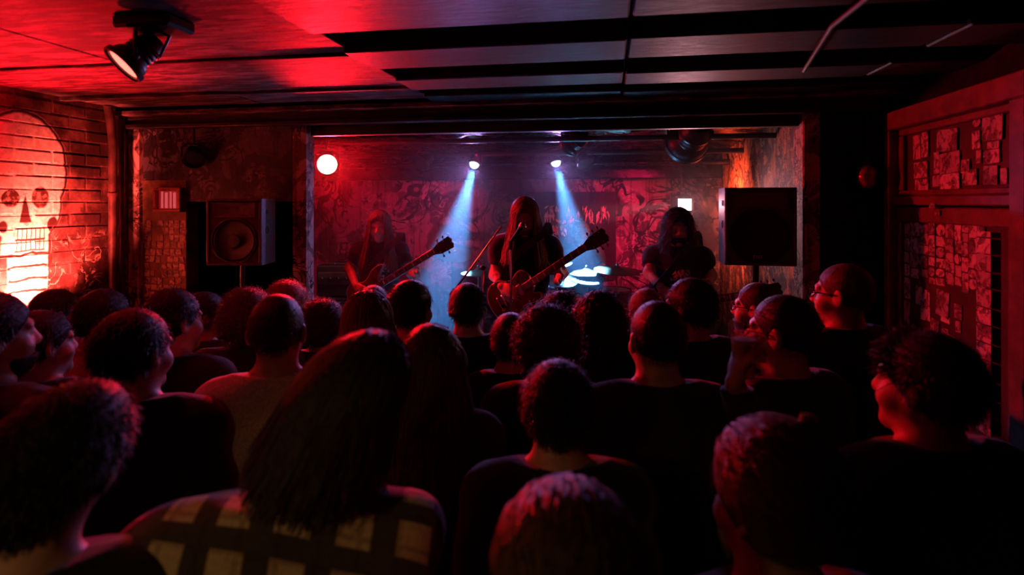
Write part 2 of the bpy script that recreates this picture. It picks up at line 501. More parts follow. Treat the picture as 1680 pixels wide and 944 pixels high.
# ---- photos on the board left of the recess
def mat_print(name, light, dark, sc=26):
    m, nt, b = new_mat(name, .5, 0, .4)
    oi = nt.nodes.new('ShaderNodeObjectInfo')
    p = pos(nt)
    v = nt.nodes.new('ShaderNodeVectorMath'); v.operation = 'ADD'
    cx = nt.nodes.new('ShaderNodeCombineXYZ'); r = E(nt, oi.outputs['Random'])
    nt.links.new((r * 37.0).v, cx.inputs[0]); nt.links.new((r * 91.0).v, cx.inputs[1])
    nt.links.new(p, v.inputs[0]); nt.links.new(cx.outputs[0], v.inputs[1])
    n = noise(nt, v.outputs[0], sc, 3, .6, .8); n2 = noise(nt, v.outputs[0], sc * 2.6, 2, .6)
    f = n.step(.46, .56) * .75 + n2.step(.5, .62) * .25
    tone = (r * 7.3).op('FRACT') * .5 + .5
    lit = mix(nt, tone, dark, light)
    nt.links.new(mix(nt, f, lit, dark), b.inputs['Base Color'])
    return m
M_PRINT = mat_print('printed_paper', (.90, .84, .78), (.06, .04, .035), 20)
M_PHOTO = mat_print('photo_print', (.62, .50, .36), (.035, .025, .03))
pb = [o for o in ws.children if o.name.startswith('photo_board')][0]
x0, x1 = X_at(238), X_at(302); z1, z0 = Z_at(270, 362), Z_at(270, 505)
zz = z1; 
while zz > z0:
    xx = x0 + random.uniform(0, .01)
    while xx < x1 - .02:
        wd, ht = random.uniform(.034, .052), random.uniform(.034, .05)
        if random.random() < .9:
            T = Matrix.Translation((xx + wd/2, HY - .006 - random.uniform(0, .003), zz - ht/2)) @ Matrix.Rotation(random.uniform(-.12, .12), 4, 'Y')
            MB().box((-wd/2, -.0015, -ht/2), (wd/2, .0015, ht/2), T).build('photo', M_PHOTO, ws)
        xx += wd + .004
    zz -= .05
# framed red light box on that board
c = on_y(278, 328, HY - .03)
e = empty('light_box', c, None, 'small framed red light box with upright bars above the photo board', 'light box')
fw, fh = .105, .085
M_FRAME = simple('red_frame', (.28, .05, .04), .4, vary=.3)
for a_ in ((-fw, -fh, fw, -fh+.022), (-fw, fh-.022, fw, fh), (-fw, -fh+.022, -fw+.022, fh-.022), (fw-.022, -fh+.022, fw, fh-.022)):
    MB().box((a_[0], -.03, a_[1]), (a_[2], .026, a_[3]), ch=.004).build('frame_side', M_FRAME, e)
MB().box((-fw+.02, .0, -fh+.02), (fw-.02, .02, fh-.02)).build('panel', emit('box_panel', (1, .02, .03), .22), e)
for k, (bx, bw) in enumerate(((-.055, .014), (-.022, .020), (.012, .012), (.042, .018))):
    MB().box((bx - bw/2, -.008, -fh+.026), (bx + bw/2, .004, fh-.028 - .006*(k % 2)), ch=.003).build('bar', emit('box_bar', (1, .12, .14), .55), e)

# ================================================================== door with transom in the right wall
def RP(px, py): q = on_x(px, py, RX); return q.y, q.z
dy0, dy1 = 2.42, RP(1479, 300)[0]         # near and far edge
dt = RP(1479, 186)[1]                     # top
dr = RP(1560, 333)[1]                     # rail height (about the camera's)
d = struct(empty('door_1', (RX, (dy0 + dy1)/2, 0), None, 'red-brown door with a transom, both pasted with stickers, in the right wall'))
L = lambda y: y - (dy0 + dy1) / 2
def dbox(name, y0, y1, z0, z1, t0, t1, mat=M_WOOD, ch=.006):
    return MB().box((-t1, L(y0), z0), (-t0, L(y1), z1), ch=ch).build(name, mat, d)
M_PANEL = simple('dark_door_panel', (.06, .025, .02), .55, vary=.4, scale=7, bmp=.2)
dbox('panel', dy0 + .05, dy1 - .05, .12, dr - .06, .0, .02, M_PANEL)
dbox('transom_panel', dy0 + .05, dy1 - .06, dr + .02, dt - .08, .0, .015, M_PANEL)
dbox('frame_head', dy0, dy1, dt - .10, dt, 0, .09)
dbox('frame_jamb', dy1 - .05, dy1, 0, dt - .10, 0, .09)
dbox('frame_jamb', dy0, dy0 + .09, 0, dt - .10, 0, .09)
dbox('rail', dy0 + .09, dy1 - .05, dr - .012, dr + .035, 0, .07)
dbox('top_rail', dy0 + .09, dy1 - .05, dr - .10, dr - .022, 0, .045)
dbox('stile', dy0 + .09, dy0 + .17, .02, dr - .10, 0, .045)
dbox('stile', dy1 - .085, dy1 - .05, .02, dr - .10, 0, .045)
dbox('transom_bead', dy0 + .09, dy1 - .05, dr + .035, dr + .065, 0, .04)
dbox('transom_bead', dy0 + .09, dy1 - .05, dt - .135, dt - .10, 0, .04)
dbox('transom_bead', dy1 - .095, dy1 - .05, dr + .065, dt - .135, 0, .04)
dbox('lock_rail', dy0 + .17, dy1 - .085, .95, 1.09, 0, .045)
dbox('bottom_rail', dy0 + .17, dy1 - .085, .02, .20, 0, .045)
kb = MB().lathe([(.001, 0), (.026, 0), (.026, .006), (.010, .01), (.010, .04), (.026, .05), (.030, .065), (.020, .08), (.001, .083)], 16, Matrix.Translation((-.045, L(dy1 - .12), 1.02)) @ Matrix.Rotation(-math.pi/2, 4, 'Y'))
kb.build('door_knob', M_STEEL, d)
def sticker(px0, py0, px1, py1, name='sticker', rot=.05, kind=0, off=.022):
    ya, za = RP(px0, py0); yb, zb = RP(px1, py1)
    cy, cz = (ya + yb)/2, (RP((px0+px1)/2, py0)[1] + RP((px0+px1)/2, py1)[1])/2
    hw, hh = abs(ya - yb)/2, abs(RP((px0+px1)/2, py0)[1] - RP((px0+px1)/2, py1)[1])/2
    off += random.uniform(0, .003)
    T = Matrix.Translation((-off, L(cy), cz)) @ Matrix.Rotation(random.uniform(-rot, rot), 4, 'X')
    mb = MB()
    if kind == 1:
        poly = [(hw*math.cos(2*math.pi*k/18), hh*math.sin(2*math.pi*k/18)) for k in range(18)]
        mb.prism(poly, -.001, .001, T @ Matrix.Rotation(math.pi/2, 4, 'Y') @ Matrix.Rotation(math.pi/2, 4, 'Z'))
    else: mb.box((-.001, -hw, -hh), (.001, hw, hh), T)
    return mb.build(name, M_PRINT, d)
# transom: posters and stickers
for a_ in ((1507, 222, 1519, 262), (1520, 216, 1531, 258), (1508, 266, 1530, 292), (1509, 294, 1531, 312), (1541, 250, 1550, 285), (1539, 288, 1551, 306), (1546, 212, 1580, 248), (1550, 250, 1584, 284), (1551, 285, 1583, 313), (1586, 262, 1600, 284), (1588, 278, 1612, 304), (1604, 215, 1617, 244), (1622, 184, 1656, 230), (1623, 246, 1650, 268), (1624, 272, 1647, 303), (1630, 232, 1650, 244), (1652, 276, 1663, 302), (1612, 246, 1620, 268)):
    sticker(*a_)
sticker(1606, 193, 1619, 208, kind=1)
sticker(1553, 334, 1563, 342, off=.075); sticker(1554, 346, 1562, 354, off=.05)
# lower panel: columns of small stickers above a slanting edge
px = 1490.0
while px < 1618:
    wd = random.uniform(10, 15.5); py = 364 + random.uniform(0, 6)
    end = 452 + (px - 1490) * .26
    while py < end - 5:
        ht = min(random.uniform(12, 25), end - py + 3)
        sticker(px, py, px + wd, py + ht, kind=1 if random.random() < .12 else 0, rot=.07)
        py += ht + random.uniform(.5, 3)
    px += wd + random.uniform(.5, 2)
py = 372.0
for ht in (9, 25, 27, 25, 30, 26, 28, 26, 30, 28, 26, 30):
    sticker(1623, py + 8, 1648, py + 8 + ht, 'poster_strip', .015, off=.048 if py > 300 else .022); py += ht + 2
for a_ in ((1511, 470, 1521, 500), (1518, 476, 1534, 526), (1545, 478, 1566, 520), (1552, 520, 1567, 530), (1575, 500, 1588, 524), (1577, 528, 1586, 546), (1536, 524, 1550, 548), (1554, 540, 1566, 556), (1564, 552, 1580, 570), (1576, 566, 1590, 586), (1490, 456, 1502, 490), (1490, 494, 1501, 530)):
    sticker(*a_, rot=.12)
# ================================================================== lamps
M_CAN = simple('black_fixture', (.028, .026, .026), .38, .3, vary=.4)
M_CHROME = simple('chrome', (.62, .62, .64), .16, 1.0, vary=.15)
def par_can(label, at, aim, r, length, lens_mat, hang_z, rim=.006, leds=0, name='par_can', cat='stage light', yoke_side=None, ribs=3):
    at, aim = Vector(at), Vector(aim)
    e = empty(name, at, None, label, cat)
    dr_ = (aim - at).normalized()
    R = dr_.to_track_quat('Z', 'Y').to_matrix().to_4x4()
    hl = length
    prof = [(.001, -hl), (r*.45, -hl), (r*.62, -hl*.93), (r*.70, -hl*.75)]
    for k in range(ribs):
        z_ = -hl*.7 + k*hl*.12
        prof += [(r*.80, z_), (r*.80, z_ + hl*.05), (r*.72, z_ + hl*.06)]
    prof += [(r*.92, -hl*.28), (r, -hl*.2), (r, 0), (r - rim, 0), (r - rim, -.012), (.001, -.012)]
    MB().lathe(prof, 28, R).build('housing', M_CAN, e)
    MB().lathe([(.001, -.009), (r - rim - .001, -.009), (r - rim - .001, -.006), (.001, -.004)], 24, R).build('lens', lens_mat, e)
    if leds:
        spots_ = [(0, 0)] + [(r*.38*math.cos(k*2*math.pi/6), r*.38*math.sin(k*2*math.pi/6)) for k in range(6)] + [(r*.70*math.cos(k*2*math.pi/12), r*.70*math.sin(k*2*math.pi/12)) for k in range(12)]
        for x_, y_ in spots_:
            MB().lathe([(r*.13, -.004), (r*.11, .002), (.001, .003)], 10, R @ Matrix.Translation((x_, y_, 0))).build('led', lens_mat, e)
    MB().lathe([(r + .004, -hl*.10), (r + .010, -hl*.10), (r + .010, .004), (r + .004, .004)], 28, R, cap=False).build('colour_frame', M_CAN, e)
    # yoke: from both sides of the can up to a stem below the ceiling
    side = Vector(yoke_side) if yoke_side else Vector((0, 0, 1)).cross(dr_).normalized()
    mid = -dr_ * hl * .35
    a1, a2 = mid + side * (r + .012), mid - side * (r + .012)
    up = Vector((0, 0, r * 1.35))
    MB().tube([a1, a1 + up * .7, (a1 + mid)*.5 + up, mid + up, (a2 + mid)*.5 + up, a2 + up * .7, a2], .007, 8).build('yoke', M_CAN, e)
    for q in (a1, a2):
        ell(MB(), q, (.013, .013, .013), 10, 6).build('knob', M_CAN, e)
    top = hang_z - at.z
    MB().tube([mid + up, Vector((mid.x, mid.y, top))], .009, 8).build('stem', M_CAN, e)
    MB().lathe([(.032, -.022), (.032, 0.0), (.001, 0.0)], 16, Matrix.Translation((mid.x, mid.y, top))).build('clamp', M_CAN, e)
    return e, R, dr_

# red can over the crowd at the left
at = pt(201, 107, 2.02)
vd = (at - Vector((0, 0, CAMZ))).normalized()
lf = Vector((0, 0, 1)).cross(vd).normalized()            # towards the left of the picture
dd = (lf * .70 - vd * .10 + Vector((0, 0, -.68))).normalized()
e, R, dd = par_can('black can light on the ceiling at the left with a glowing red lens', at, at + dd, .064, .15, emit('can_lens', (1, .15, .11), 3.2), CEIL - .006, yoke_side=vd)
MB().box((-.11, -.07, CEIL - at.z - .05), (.11, .07, CEIL - at.z - .004), Matrix.Translation((.10, .03, 0)), ch=.01).build('ballast_box', M_CAN, e)
MB().tube([(.10, .03, CEIL-at.z-.04), (.16, .03, .10), (.13, .02, .03), (.08, .015, .07)], .006, 8).build('cable', M_CAN, e)
ad = bpy.data.lights.new('lens_glow', 'AREA'); ad.shape = 'DISK'; ad.size = .11; ad.energy = P_CAN; ad.color = (1, .012, .018)
ao = bpy.data.objects.new('lens_glow', ad); COL.objects.link(ao); ao.parent = e
ao.location = R @ Vector((0, 0, .012)); ao.rotation_mode = 'QUATERNION'; ao.rotation_quaternion = dd.to_track_quat('-Z', 'Y')
# red flood added behind the crowd to light the skull and left ceiling
at = Vector((LX + .24, 2.66, 1.40)); tg = on_x(40, 450, LX); dd = (tg - at).normalized()
e = empty('added_wall_flood', at, None, 'added red flood lamp, hidden by the crowd, shining up at the skull', 'lamp')
R = dd.to_track_quat('Z', 'Y').to_matrix().to_4x4()
MB().box((-.07, -.05, -.06), (.07, .05, 0), R, ch=.01).build('housing', M_CAN, e)
MB().box((-.058, -.04, -.002), (.058, .04, .006), R, ch=.003).build('glass', emit('flood_red', (1, .25, .16), 4), e)
MB().tube([(0, 0, -.02), (-.10, 0, -.08), (-.25, 0, -.08)], .012, 8).build('arm', M_CAN, e)
spot('lamp', e, C_SKULL, P_SKULL, 86, .85, .05, R @ Vector((0, 0, .02)), dd)
up = (Vector((-2.75, 1.95, CEIL)) - at).normalized()
spot('up_lamp', e, C_RED, P_CEIL, 92, 1.0, .05, R @ Vector((.03, 0, .03)), up)

# red lamp at the left of the stage, facing the crowd
at = pt(537, 270, 4.55)
e, R, dd = par_can('round red stage lamp glaring at the crowd from the left of the stage', at, (0.6, .5, 1.78), .084, .13, emit('red_lens', (1, .36, .28), 8), 2.58, leds=1)
spot('lamp', e, C_RED, P_RED, 178, .6, .05, R @ Vector((0, 0, .02)), dd)
spot('hot_beam', e, C_RED, P_RED_HOT, 128, 1.0, .05, R @ Vector((0, 0, .02)), dd)
# two blue-white beams
for k, (px, py, tgt, wide, lab) in enumerate(((778, 270, pt(716, 500, 4.75), 24, 'left of the two blue-white spotlights above the stage'), (912, 267, pt(952, 430, 5.10), 25, 'right of the two blue-white spotlights above the stage, over the drummer'))):
    at = pt(px, py, 5.4)
    e, R, dd = par_can(lab, at, tgt, .055, .12, emit('blue_lens', (.60, .88, 1), 2.2), 2.50)
    ell(MB(), R @ Vector((0, 0, -.004)), (.046, .046, .046), 16, 10).build('bulb', MATS['blue_lens'], e)
    spot('beam', e, C_BLUE, P_BLUE, wide, .6, .03, R @ Vector((0, 0, .055)), dd)
    front = (Vector((-1.1 if k == 0 else .2, 0, 1.3)) - at).normalized()
    spot('spill', e, (.55, .30, 1.0), P_BLUE_SPILL, 66, 1.0, .05, R @ Vector((0, 0, .055)), front)
# dark cans seen from behind, washing the back wall crimson
for px, py, zc, r, tgt, lab, pw in ((1124, 238, 4.35, .150, on_y(1015, 385, BY), 'large black can light hanging dark at the right of the stage ceiling', 1.0), (933, 238, 4.5, .085, on_y(640, 388, BY), 'black can light hung in front of the right blue spotlight', 1.0)):
    at = pt(px, py, zc)
    e, R, dd = par_can(lab, at, tgt, r, r*2.1, emit('wash_lens', (1, .05, .1), 3), 2.585, yoke_side=(1, .1, 0))
    spot('lamp', e, C_WASH, P_WASH * pw, 46, 1.0, .06, R @ Vector((0, 0, .015)), dd)
at = pt(961, 270, 5.1)
par_can('small unlit can light right of the right blue spotlight', at, at + Vector((.3, -.6, -.7)), .065, .13, M_CAN, 2.61)
at = pt(690, 268, 5.1)
par_can('unlit can light in the clutter left of the left blue spotlight', at, at + Vector((-.4, -.7, -.5)), .075, .14, M_CAN, 2.61)
at = on_y(318, 262, HY - .10)
e, R, dd = par_can('unlit red-lit can light high on the graffitied wall above the left speaker', at, at + Vector((.45, -.5, -.5)), .06, .13, M_CAN, 2.575)
# white flood with barn doors behind the right musician
at = pt(1120, 336, 5.2)
e = empty('flood_light', at, None, 'small white flood lamp with side flaps glaring behind the right musician', 'stage light')
dd = (Vector((-1.2, 3.9, 1.75)) - at).normalized()
fx = Matrix.Rotation(YAW, 4, 'Z')
MB().box((-.090, .0, -.062), (.090, .08, .062), fx, ch=.012).build('housing', M_CAN, e)
MB().box((-.080, -.012, -.052), (.080, .002, .052), fx, ch=.006).build('glass', emit('flood_glass', (1, .75, .72), 6), e)
for sx in (-1, 1):
    MB().box((-.004, -.075, -.055), (.004, .0, .055), fx @ Matrix.Translation((.096*sx, 0, 0)) @ Matrix.Rotation(-.45*sx, 4, 'Z')).build('flap', M_CAN, e)
MB().tube([fx @ Vector((-.098, .05, 0)), fx @ Vector((-.098, .05, .12)), fx @ Vector((.098, .05, .12)), fx @ Vector((.098, .05, 0))], .006, 8).build('bracket', M_CAN, e)
MB().tube([fx @ Vector((0, .05, .12)), fx @ Vector((0, .05, 2.585 - at.z))], .01, 8).build('stem', M_CAN, e)
spot('beam', e, (1, .28, .32), P_WHITE*14, 24, .8, .03, fx @ Vector((-.13, -.06, 0)), (-RGT * 1.0 + FWD * .12 + Vector((0, 0, -.14))))
spot('right_beam', e, (1, .14, .08), P_WHITE * 2.4, 140, 1.0, .03, fx @ Vector((.13, -.06, 0)), (RGT * 1.0 + FWD * .1 + Vector((0, 0, -.1))))
spot('glare', e, (1, .42, .48), P_WHITE * .45, 100, 1.0, .04, fx @ Vector((0, -.03, 0)), -FWD + Vector((0, 0, -.08)))
# unseen pendant added behind the camera to warm the nearest backs
e = empty('added_pendant_lamp', (-.80, -.50, 2.25), None, 'unseen warm pendant lamp added behind the camera', 'lamp')
MB().tube([(0, 0, .08), (0, 0, CEIL - 2.25 + .05)], .005, 6).build('cord', M_CAN, e)
MB().lathe([(.02, .10), (.03, .08), (.14, -.06), (.135, -.06), (.026, .074), (.016, .09)], 20).build('shade', M_CAN, e)
ell(MB(), (0, 0, -.01), (.032, .032, .042)).build('bulb', emit('warm_bulb', (1, .55, .22), 12), e)
spot('warm_lamp', e, C_WARM, P_WARM, 62, .8, .05, (0, 0, -.07), (.30, 1.2, -.95))
# hanging bulb in the dark corner at the right
at = pt(1422, 290, 3.25)
e = empty('hanging_lantern', at, None, 'unlit glass bulb lantern hanging in the black corner at the right', 'lantern')
MB().tube([(0, 0, .07), (0, 0, CEIL + .0 - at.z)], .004, 6).build('cord', M_CAN, e)
ell(MB(), (0, 0, 0), (.052, .052, .072), 18, 12).build('globe', simple('red_glass', (.35, .05, .05), .12, .2, vary=.5, scale=25), e)
MB().lathe([(.001, .095), (.018, .09), (.022, .055), (.03, .05)], 14).build('cap', M_CAN, e)
for k in range(6):
    a_ = k * math.pi / 3
    MB().tube([(.024*math.cos(a_), .024*math.sin(a_), .06), (.058*math.cos(a_), .058*math.sin(a_), .0), (.02*math.cos(a_), .02*math.sin(a_), -.075)], .003, 6).build('cage_wire', M_CAN, e)

# haze over the stage
m, nt, b = new_mat('haze')
nt.nodes.remove(b)
vs = nt.nodes.new('ShaderNodeVolumeScatter'); vs.inputs['Density'].default_value = HAZE; vs.inputs['Anisotropy'].default_value = .55
vs.inputs['Color'].default_value = (1, 1, 1, 1)
nt.links.new(vs.outputs[0], nt.nodes['Material Output'].inputs['Volume'])
hz = MB().prism([(-2.03, 3.75), (SX - .01, 3.75), (SX - .01, BY - .01), (-3.46, BY - .01)], STAGE + .01, 2.50).build('stage_haze', m)
tag(hz, 'thin smoke haze hanging over the stage in the light beams', 'haze', kind='stuff')

# ================================================================== loudspeakers
M_SPK = simple('speaker_shell', (.12, .12, .13), .45, vary=.3, scale=40, bmp=.2)
M_GRILLE = simple('speaker_grille', (.022, .020, .020), .5, .4, vary=.5, scale=220, bmp=.6)
def text_mesh(txt, size, name, mat, parent, M, depth=.001):
    cu = bpy.data.curves.new(name, 'FONT'); cu.body = txt; cu.size = size; cu.extrude = depth; cu.align_x = 'CENTER'; cu.align_y = 'CENTER'; cu.resolution_u = 3
    to = bpy.data.objects.new(name, cu); COL.objects.link(to)
    dg = bpy.context.evaluated_depsgraph_get()
    me = bpy.data.meshes.new_from_object(to.evaluated_get(dg)); bpy.data.objects.remove(to)
    o = bpy.data.objects.new(name, me); COL.objects.link(o); o.parent = parent; o.matrix_local = M
    me.materials.clear(); me.materials.append(mat)
    return o
def loudspeaker(label, slabel, c, wd, ht, dp, rz, logo, floor_z=0):
    """c = middle of the front face; faces local -Y"""
    e = empty('loudspeaker', (c.x, c.y, c.z - ht/2), rz, label, 'loudspeaker', 'stage loudspeakers')
    poly = [(-wd/2, 0), (wd/2, 0), (wd/2, dp*.86), (wd*.40, dp), (-wd*.40, dp), (-wd/2, dp*.86)]
    MB().prism(poly, 0, ht).build('cabinet', M_SPK, e)
    ft = .014
    for q in ((-wd/2, 0, wd/2, .016), (-wd/2, ht-.016, wd/2, ht), (-wd/2, .016, -wd/2+.016, ht-.016), (wd/2-.016, .016, wd/2, ht-.016)):
        MB().box((q[0], -ft, q[1]), (q[2], 0, q[3]), ch=.004).build('rim', M_SPK, e)
    # woofer with surround and cone, horn flare, badge
    Rm = Matrix.Translation((0, -.001, ht*.37)) @ Matrix.Rotation(math.pi/2, 4, 'X')
    wr = wd*.40
    MB().lathe([(wr+.012, 0), (wr+.012, .008), (wr, .010), (wr*.96, .004), (wr*.90, .009), (wr*.84, .003), (wr*.3, -.0), (wr*.28, .010), (.001, .014)], 32, Rm).build('woofer', M_GRILLE, e)
    hx, hz_ = wd*.38, ht*.11
    Hm = Matrix.Translation((0, -.002, ht*.83))
    MB().add([(-hx, 0, -hz_), (hx, 0, -hz_), (hx, 0, hz_), (-hx, 0, hz_), (-hx*.25, .0105, -hz_*.4), (hx*.25, .0105, -hz_*.4), (hx*.25, .0105, hz_*.4), (-hx*.25, .0105, hz_*.4)], [(0,1,5,4),(1,2,6,5),(2,3,7,6),(3,0,4,7),(4,5,6,7)], Matrix.Translation((0, -.012, ht*.83))).build('horn', M_SPK, e)
    if logo:
        bd = MB().box((-.028, -.012, -.014), (.028, -.006, .014), Matrix.Translation((-wd*.02, 0, ht*.11)), ch=.002).build('badge', simple('badge', (.05, .03, .03), .3), e)
        text_mesh(logo, .026, 'lettering', simple('badge_silver', (.75, .70, .70), .3, .5, vary=.1), bd, Matrix.Translation((-wd*.02, -.0125, ht*.11)) @ Matrix.Rotation(math.pi/2, 4, 'X'))
    # side recess handle and rigging points
    for sx in (-1, 1):
        for zf, rr in ((.80, .016), (.52, .024)):
            MB().lathe([(rr, -.002), (rr, .003), (rr*.7, .003), (rr*.6, -.001), (.001, -.001)], 16, Matrix.Translation((sx*wd/2, dp*.30, ht*zf)) @ Matrix.Rotation(sx*math.pi/2, 4, 'Y')).build('side_socket', simple('socket_black', (.008, .008, .008), .5), e)
    # tripod stand
    st = empty('speaker_stand', (c.x - math.sin(-rz)*0, c.y, floor_z), rz, slabel, 'stand', 'speaker stands')
    h = c.z - ht/2 - floor_z
    y_ = dp*.45
    MB().tube([(0, y_, .12), (0, y_, h)], .0175, 12).build('pole', M_CAN, st)
    MB().lathe([(.028, 0), (.028, .09)], 14, Matrix.Translation((0, y_, .62))).build('collar', M_CAN, st)
    ell(MB(), (0.035, y_, .66), (.015, .012, .012)).build('knob', M_CAN, st)
    for k in range(3):
        a_ = k*2*math.pi/3 + .5
        f_ = Vector((math.cos(a_), math.sin(a_), 0))
        MB().tube([Vector((0, y_, .60)), f_*.34 + Vector((0, y_, .012))], .011, 8).build('leg', M_CAN, st)
        MB().tube([Vector((0, y_, .20)), f_*.20 + Vector((0, y_, .255))], .007, 8).build('brace', M_CAN, st)
    return e
loudspeaker('black loudspeaker at the left before the dark recess, its lit side turned to the stage', 'tripod stand under the left loudspeaker', pt(385, 381, 3.55), .33, .41, .26, math.radians(12), None)
loudspeaker('black loudspeaker at the right edge of the stage with a small badge', 'tripod stand under the right loudspeaker', pt(1247, 372, 3.30), .385, .445, .26, math.radians(-10 + 8), 'N7')

# ================================================================== amplifiers, cup
M_TOLEX = simple('black_vinyl', (.020, .019, .020), .55, vary=.4, scale=160, bmp=.4)
M_CLOTH = simple('grille_cloth', (.045, .04, .04), .8, vary=.5, scale=260, bmp=.4)
def amp(label, base, wd, ht, dp, rz, knobs=6):
    e = empty('guitar_amplifier', base, rz, label, 'amplifier', 'guitar amplifiers on the stage')
    hh = ht * .24
    MB().box((-wd/2, 0, 0), (wd/2, dp, ht - hh - .01), ch=.014).build('cabinet', M_TOLEX, e)
    MB().box((-wd/2+.03, -.006, .03), (wd/2-.03, .004, ht-hh-.04), ch=.003).build('grille', M_CLOTH, e)
    hd = MB().box((-wd*.46, .02, ht - hh), (wd*.46, dp*.8, ht), ch=.014).build('amp_head', M_TOLEX, e)
    fp = MB().box((-wd*.43, .012, ht-hh*.60), (wd*.43, .022, ht-hh*.22), ch=.002).build('front_panel', simple('amp_panel', (.22, .20, .18), .35, .6), e)
    for k in range(knobs):
        MB().lathe([(.012, 0), (.010, .016), (.001, .017)], 10, Matrix.Translation((-wd*.36 + k*wd*.72/(knobs-1), .012, ht-hh*.41)) @ Matrix.Rotation(math.pi/2, 4, 'X')).build('knob', M_CAN, fp)
    MB().tube([(-.10, dp*.4, ht), (-.09, dp*.4, ht+.022), (.09, dp*.4, ht+.022), (.10, dp*.4, ht)], .008, 8).build('handle', M_TOLEX, hd)
    return e
p = pt(560, 470, 5.2)
amp('black guitar amplifier stack behind the left guitarist', (p.x, p.y, STAGE), .50, 1.18, .32, YAW)
p2 = pt(1120, 470, 5.6)
amp('black guitar amplifier stack behind the right musician', (p2.x, p2.y, STAGE), .62, 1.10, .32, YAW - .1)
def beer(label, base, r=.036, h=.13, parent_rot=None, fill=.75):
    e = empty('beer_cup', base, parent_rot, label, 'cup')
    m_, nt_, b_ = new_mat('clear_plastic', .08, 0, .5, (.95, .95, .95))
    b_.inputs['Transmission Weight'].default_value = .95; b_.inputs['IOR'].default_value = 1.2
    b_.inputs['Alpha'].default_value = .55
    MB().lathe([(.001, 0), (r*.8, 0), (r, h), (r-.002, h), (r*.8-.002, .003), (.001, .003)], 20).build('cup', m_, e)
    MB().lathe([(.001, .004), (r*.8-.003, .004), (r*.95-.003, h*fill), (.001, h*fill)], 20).build('beer', simple('amber_beer', (.85, .42, .04), .2, vary=.2), e)
    MB().lathe([(r*.95-.003, h*fill), (r*.97-.003, h*fill+.012), (.001, h*fill+.016)], 20).build('foam', simple('beer_foam', (.9, .8, .6), .8, vary=.2), e)
    return e
q = p + Vector((.20, .10, 0)); beer('amber drink standing on the amplifier behind the left guitarist', (q.x, q.y, STAGE + 1.182))

# ================================================================== banner on the back wall
bc = on_y(938, 372, BY - .05)
e = empty('banner', bc, None, 'dark cloth banner with jagged lettering hung behind the drummer', 'banner')
mb = MB(); n = 60; bw, bh2 = .95, .95
for j in range(13):
    for i in range(n+1):
        x = -bw/2 + bw*i/n
        mb.v.append((x, .018*math.sin(x*17 + .4*math.sin(j*.7)) + .006*math.sin(x*41), .38 - bh2*j/12))
for j in range(12):
    for i in range(n):
        a_ = j*(n+1)+i; mb.f.append((a_, a_+1, a_+n+2, a_+n+1))
mb.build('cloth', simple('banner_cloth', (.035, .025, .03), .85, vary=.4, scale=60), e, smooth=True)
M_LET = simple('banner_print', (.80, .66, .46), .7, vary=.4, scale=30)
rl = random.Random(4)
def jagged(x, z, h, w_):
    """one spiky letter: a few crossed slivers"""
    mb = MB()
    for k in range(rl.choice((3, 4))):
        a0 = Vector((x + rl.uniform(-w_, w_)*.5, 0, z + rl.uniform(-.5, .5)*h)); a1 = Vector((x + rl.uniform(-w_, w_)*.6, 0, z + rl.choice((-.6, .6))*h))
        d_ = (a1 - a0); nn = Vector((-d_.z, 0, d_.x)).normalized() * rl.uniform(.012, .022)
        m0 = a0 + d_*.35
        q_ = [a0, m0 + nn, a1, m0 - nn]
        mb.add([(v.x, -.034, v.z) for v in q_] + [(v.x, -.030, v.z) for v in q_], [(0,1,2,3),(7,6,5,4),(0,4,5,1),(1,5,6,2),(2,6,7,3),(3,7,4,0)])
    return mb.build('letter', M_LET, e)
for k in range(11): jagged(-.36 + k*.072, .13, .17, .075)
for k in range(6): jagged(-.28 + k*.055, -.04, .10, .05)

